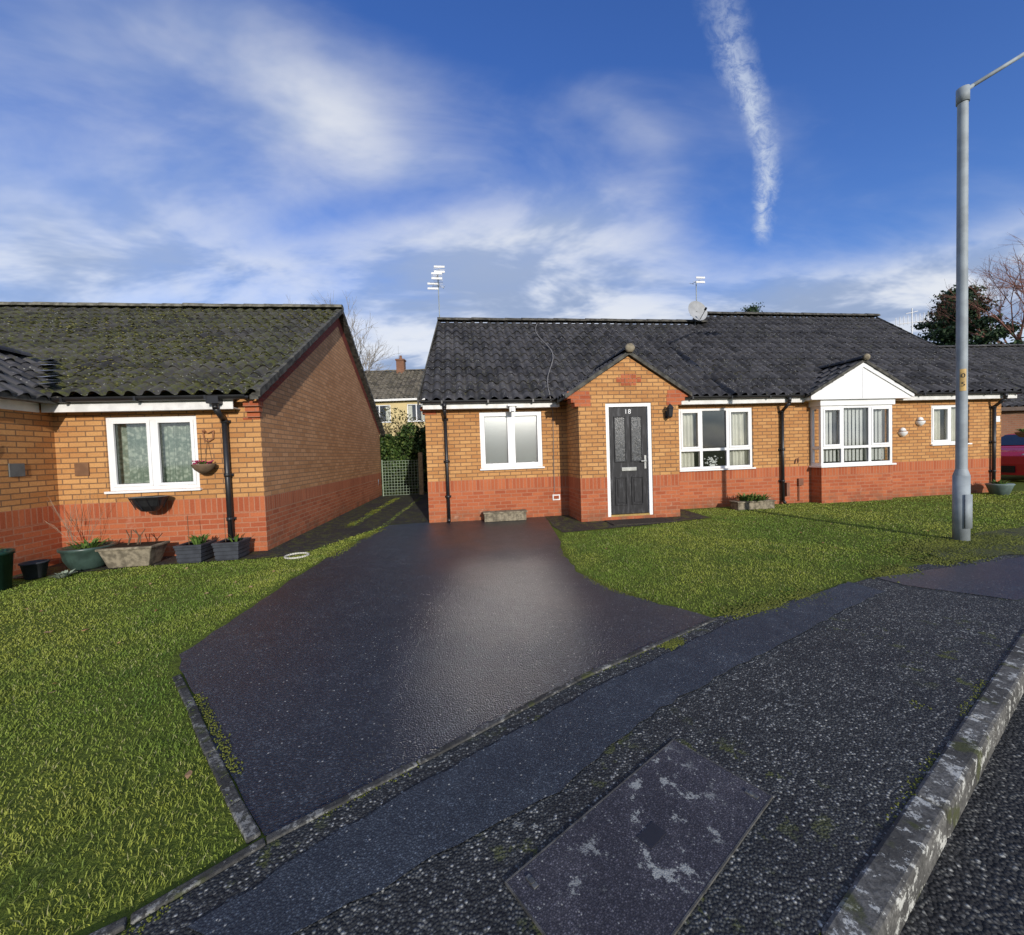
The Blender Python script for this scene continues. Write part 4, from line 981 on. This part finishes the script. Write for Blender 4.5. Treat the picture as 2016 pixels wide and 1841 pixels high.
def pine(name,x,y,h_,w_,seed,trunk=.35,cnt=15000):
    random.seed(seed); g_=empty(name,(x,y,0)); m=MB(); m.cyl((0,0,0),(0,0,h_*.95),.22,.05,8)
    cl=[]
    n=46
    for k_ in range(n):
        f_=k_/n; z=h_*(trunk+(1-trunk)*f_); R_=w_*(1-f_**1.6)*random.uniform(.55,1.05)+.15; a=k_*2.4+random.random()
        e_=Vector((math.cos(a)*R_,math.sin(a)*R_,z+R_*.18)); m.cyl((0,0,z-.2),e_,.05,.015,4,0,False)
        for j in range(4): ff=.35+.65*j/3; c_=Vector((0,0,z-.2)).lerp(e_,ff); cl.append((c_,.24+.26*random.random()))
    m.build('trunk',M_twig,g_)
    def fn():
        c_,r_=random.choice(cl); return (c_.x+random.gauss(0,r_*.8),c_.y+random.gauss(0,r_*.8),c_.z+random.gauss(0,r_*.33))
    leaf_mass('needles',fn,cnt,.095,M_pine,g_)
pine('pine_tree',28.1,25.5,10.6,3.5,3,.35,24000)
pine('conifer_tree',26.8,45,16.6,1.8,8,.5,9000)

# ================================================================== background houses
def simple_house(name,loc,rz,w_,d_,he,hr,wm,wins,chim=None,rm=None,fm=None):
    g_=empty(name,loc,rz); m=MB()
    wall(m,0,w_,0,he,0,[q for q in wins],.1)
    m.poly([(0,0,0),(0,0,he),(0,d_/2,hr-.1),(0,d_,he),(0,d_,0)]); m.poly([(w_,0,0),(w_,d_,0),(w_,d_,he),(w_,d_/2,hr-.1),(w_,0,he)]); m.poly([(0,d_,0),(0,d_,he),(w_,d_,he),(w_,d_,0)]); m.build('walls',wm,g_)
    r=MB()
    tiles(r,(-.2,-.35,he-.05),(1,0,0),(0,d_/2+.35,hr-he+.05),w_+.4,period=.3); r.poly([(-.2,d_/2,hr),(w_+.2,d_/2,hr),(w_+.2,d_+.3,he-.05),(-.2,d_+.3,he-.05)]); ridge(r,(-.2,d_/2,hr+.06),(w_+.2,d_/2,hr+.06)); r.build('roof',rm or M_roof,g_)
    f=MB(); f.box(-.1,w_+.1,-.34,-.31,he-.2,he-.06); f.build('fascia',fm or M_whited,g_)
    for i,q in enumerate(wins): window(g_,'window_%d'%(i+1),*q,0,mull=((q[0]+q[1])/2,),kind='drape')
    if chim:
        c=MB(); c.box(chim-.28,chim+.28,d_/2-.28,d_/2+.28,hr-.5,hr+.75); c.box(chim-.33,chim+.33,d_/2-.33,d_/2+.33,hr+.751,hr+.85); c.cyl((chim,d_/2,hr+.85),(chim,d_/2,hr+1.15),.11,.09); c.build('chimney',M_dullbrick,g_); c=MB(); c.tube([(chim-.15,d_/2,hr+.85),(chim-.15,d_/2,hr+1.9)],.012,5); c.build('chimney_aerial',M_bal,g_)
    return g_
M_cream=simple('cream_render',(.62,.50,.26),.9,.1,0,.1,3)
M_oldroof=roof_mat('old_roof_tiles',.5,(.11,.095,.07))
simple_house('brick_house',(-17,27,0),0,14,7,5.25,7.75,M_cream,[(7.6,9.1,3.7,4.85),(10.2,11.4,3.7,4.85),(7.6,9.1,.9,2.2)],9.0,M_oldroof)
simple_house('brick_house',(16.5,15.2,0),math.radians(4),16,7,2.5,5.55,M_dullbrick,[(6,7.5,1,2.1)],None,M_roof,simple('brown_fascia',(.09,.06,.045),.6))
simple_house('brick_house',(-2,-24,-.1),math.pi+.1,12,7,2.45,4.9,M_brick,[(2,3.5,1,2.1),(7,9,1,2.1)])
simple_house('brick_house',(15,-22,-.1),math.pi+.1,13,7,2.45,4.9,M_brick,[(2,3.5,1,2.1),(7,9,1,2.1)])
bg_=empty('tv_aerial',(20.2,20.5,0))
m=MB(); m.cyl((0,0,4.5),(0,0,7.9),.025,n=6)
for z,hw in ((7.7,.5),(7.2,.9)): m.tube([(-hw,-.2,z-.12),(hw,.2,z+.12)],.016,5)
for i in range(9): xx=-.85+.2*i; m.tube([(xx,-.05,7.0+.03*i),(xx,-.05,7.45+.03*i)],.012,4)
m.build('mast_and_elements',M_whited,bg_)

# ================================================================== lamp post
LP=empty('street_lamp',(5.88,5.31,0))
m=MB(); m.cyl((0,0,0),(0,0,.86),.082,.082,20); m.cyl((0,0,.86),(0,0,.95),.082,.056,20,0,False); m.cyl((0,0,.94),(0,0,5.66),.056,.050,20,0,False); m.cyl((0,0,5.60),(0,0,5.78),.062,.062,20)
m.box(-.045,.045,-.092,-.078,.18,.62)
m.build('column',M_bal,LP,True)
for p_ in LP.children:
    p_.data.polygons.foreach_set('use_smooth',[len(f_.vertices)==4 and abs(f_.normal.z)<.9 for f_ in p_.data.polygons])
m=MB(); m.tube([(0,0,5.73),(.12,0,5.81),(1.1,-.02,6.36),(1.45,-.03,6.45)],.024,12); m.build('bracket_arm',M_bal,LP,True)
m=MB(); m.lathe((1.75,-.03,6.42),[(0,-.07),(.10,-.06),(.14,0),(.10,.06),(0,.08)],14,0,2.3,1); m.build('lantern_head',M_bal,LP,True)
m=MB()
n=10; vs=[]
for z in (1.96,2.24):
    for i in range(n+1): a=-math.pi/2-.6-.55+1.1*i/n; vs.append((math.cos(a)*.0575,math.sin(a)*.0575,z))
m.add(vs,[[i,i+1,n+2+i,n+1+i] for i in range(n)]); m.build('number_label',simple('yellow_label',(.55,.36,.12),.5),LP)
for i,ch in enumerate('05'):
    cu=bpy.data.curves.new('t','FONT'); cu.body=ch; cu.size=.08; cu.align_x='CENTER'; cu.extrude=.0005; cu.materials.append(M_black); to=bpy.data.objects.new('label_digit',cu); COL.objects.link(to); to.parent=LP; a=-math.pi/2-.6; to.location=(math.cos(a)*.0592,math.sin(a)*.0592,2.13-.11*i); to.rotation_euler=(math.pi/2,0,-.6)

# ================================================================== red car
CAR=empty('parked_car',(16.45,12.5,0),math.radians(8))
prof=[(-1.98,.32),(-2.0,.55),(-1.97,.78),(-1.80,.90),(-1.15,1.02),(-1.0,1.08),(-.42,1.42),(.1,1.48),(.9,1.46),(1.45,1.36),(1.75,1.02),(1.93,.92),(1.98,.6),(1.95,.32)]
def carY(z): return .86 if z<.95 else .86-(z-.95)*.42
bm=MB(); lowz=.22
ptsO=[(-1.98,lowz)]+prof+[(1.95,lowz)]; arch=[]
for cx in (1.28,-1.25):
    for i in range(9):
        a=math.pi*i/8; zq=.26+math.sin(a)*.36; arch.append((cx+math.cos(a)*.36,max(zq,lowz)))
allp=ptsO+arch
vs=[];N_=len(allp)
for sgn in (-1,1):
    for (x,z) in allp: vs.append((x,sgn*(carY(z)-.05*max(0,abs(x)-1.5)/.5),z))
bm.add(vs,[list(range(N_)),list(range(2*N_-1,N_-1,-1))]+[[i,N_+i,N_+(i+1)%N_,(i+1)%N_] for i in range(N_)])
M_car=NT('red_car_paint').set(.25,.6); M_car.base((.55,.015,.03)); M_car.b.inputs['Coat Weight'].default_value=.8; bm.build('body',M_car.mat,CAR,False,.02)
m=MB()
for sgn in (-1,1):
    for P in ([(-.88,1.06),(-.38,1.38),(.15,1.43),(.15,1.04)],[(.22,1.04),(.22,1.43),(.95,1.40),(1.05,1.04)],[(1.12,1.04),(1.03,1.39),(1.35,1.30),(1.45,1.06)]):
        v0=[(x,sgn*(carY(z)+.008),z) for x,z in P]; m.poly(v0 if sgn<0 else v0[::-1])
m.poly([(-1.03,-.76,1.085),(-.47,-.66,1.405),(-.47,.66,1.405),(-1.03,.76,1.085)]); m.poly([(1.49,-.64,1.33),(1.76,-.74,1.05),(1.76,.74,1.05),(1.49,.64,1.33)])
m.build('windows',simple('car_glass',(.02,.025,.03),.1,.8),CAR)
m=MB(); mt=MB()
for cx in (1.28,-1.25):
    for sgn in (-1,1):
        y_=sgn*.77; mt.cyl((cx,y_-.1,.31),(cx,y_+.1,.31),.31,.31,28)
        yo=y_+sgn*.101
        m.cyl((cx,yo-.004*sgn,.31),(cx,yo+.008*sgn,.31),.07,n=14)
        for i in range(5):
            a=i*1.2566; dx,dz=math.cos(a),math.sin(a); px_,pz_=-dz*.035,dx*.035
            m.add([(cx+px_,yo+.006*sgn,.31+pz_),(cx-px_,yo+.006*sgn,.31-pz_),(cx+dx*.2-px_,yo+.006*sgn,.31+dz*.2-pz_),(cx+dx*.2+px_,yo+.006*sgn,.31+dz*.2+pz_)],[[0,1,2,3]])
        nn_=24
        for i in range(nn_): a=2*math.pi*i/nn_;b_=2*math.pi*(i+1)/nn_; m.add([(cx+math.cos(a)*.19,yo+.006*sgn,.31+math.sin(a)*.19),(cx+math.cos(b_)*.19,yo+.006*sgn,.31+math.sin(b_)*.19),(cx+math.cos(b_)*.225,yo+.006*sgn,.31+math.sin(b_)*.225),(cx+math.cos(a)*.225,yo+.006*sgn,.31+math.sin(a)*.225)],[[0,1,2,3]])
mt.build('tyres',M_black,CAR); m.build('wheels',M_chrome,CAR)
m=MB()
for sgn in (-1,1):
    m.add([(-1.9,sgn*.84,.72),(-1.98,sgn*.6,.70),(-1.93,sgn*.6,.84),(-1.72,sgn*.84,.88)],[[0,1,2,3]]); m.box(-.8,-.62,min(sgn*.86,sgn*1.02),max(sgn*.86,sgn*1.02),1.0,1.13)
m.build('headlights_and_mirrors',M_chrome,CAR)
m=MB(); m.box(-2.02,-1.99,-.5,.5,.3,.5); m.build('grille',M_black,CAR)
sheet('neighbour_driveway',[(14.2,11.2),(19,11.8),(20,5.9),(15.2,5.7),(14.2,9.8)],.007,M_drive)
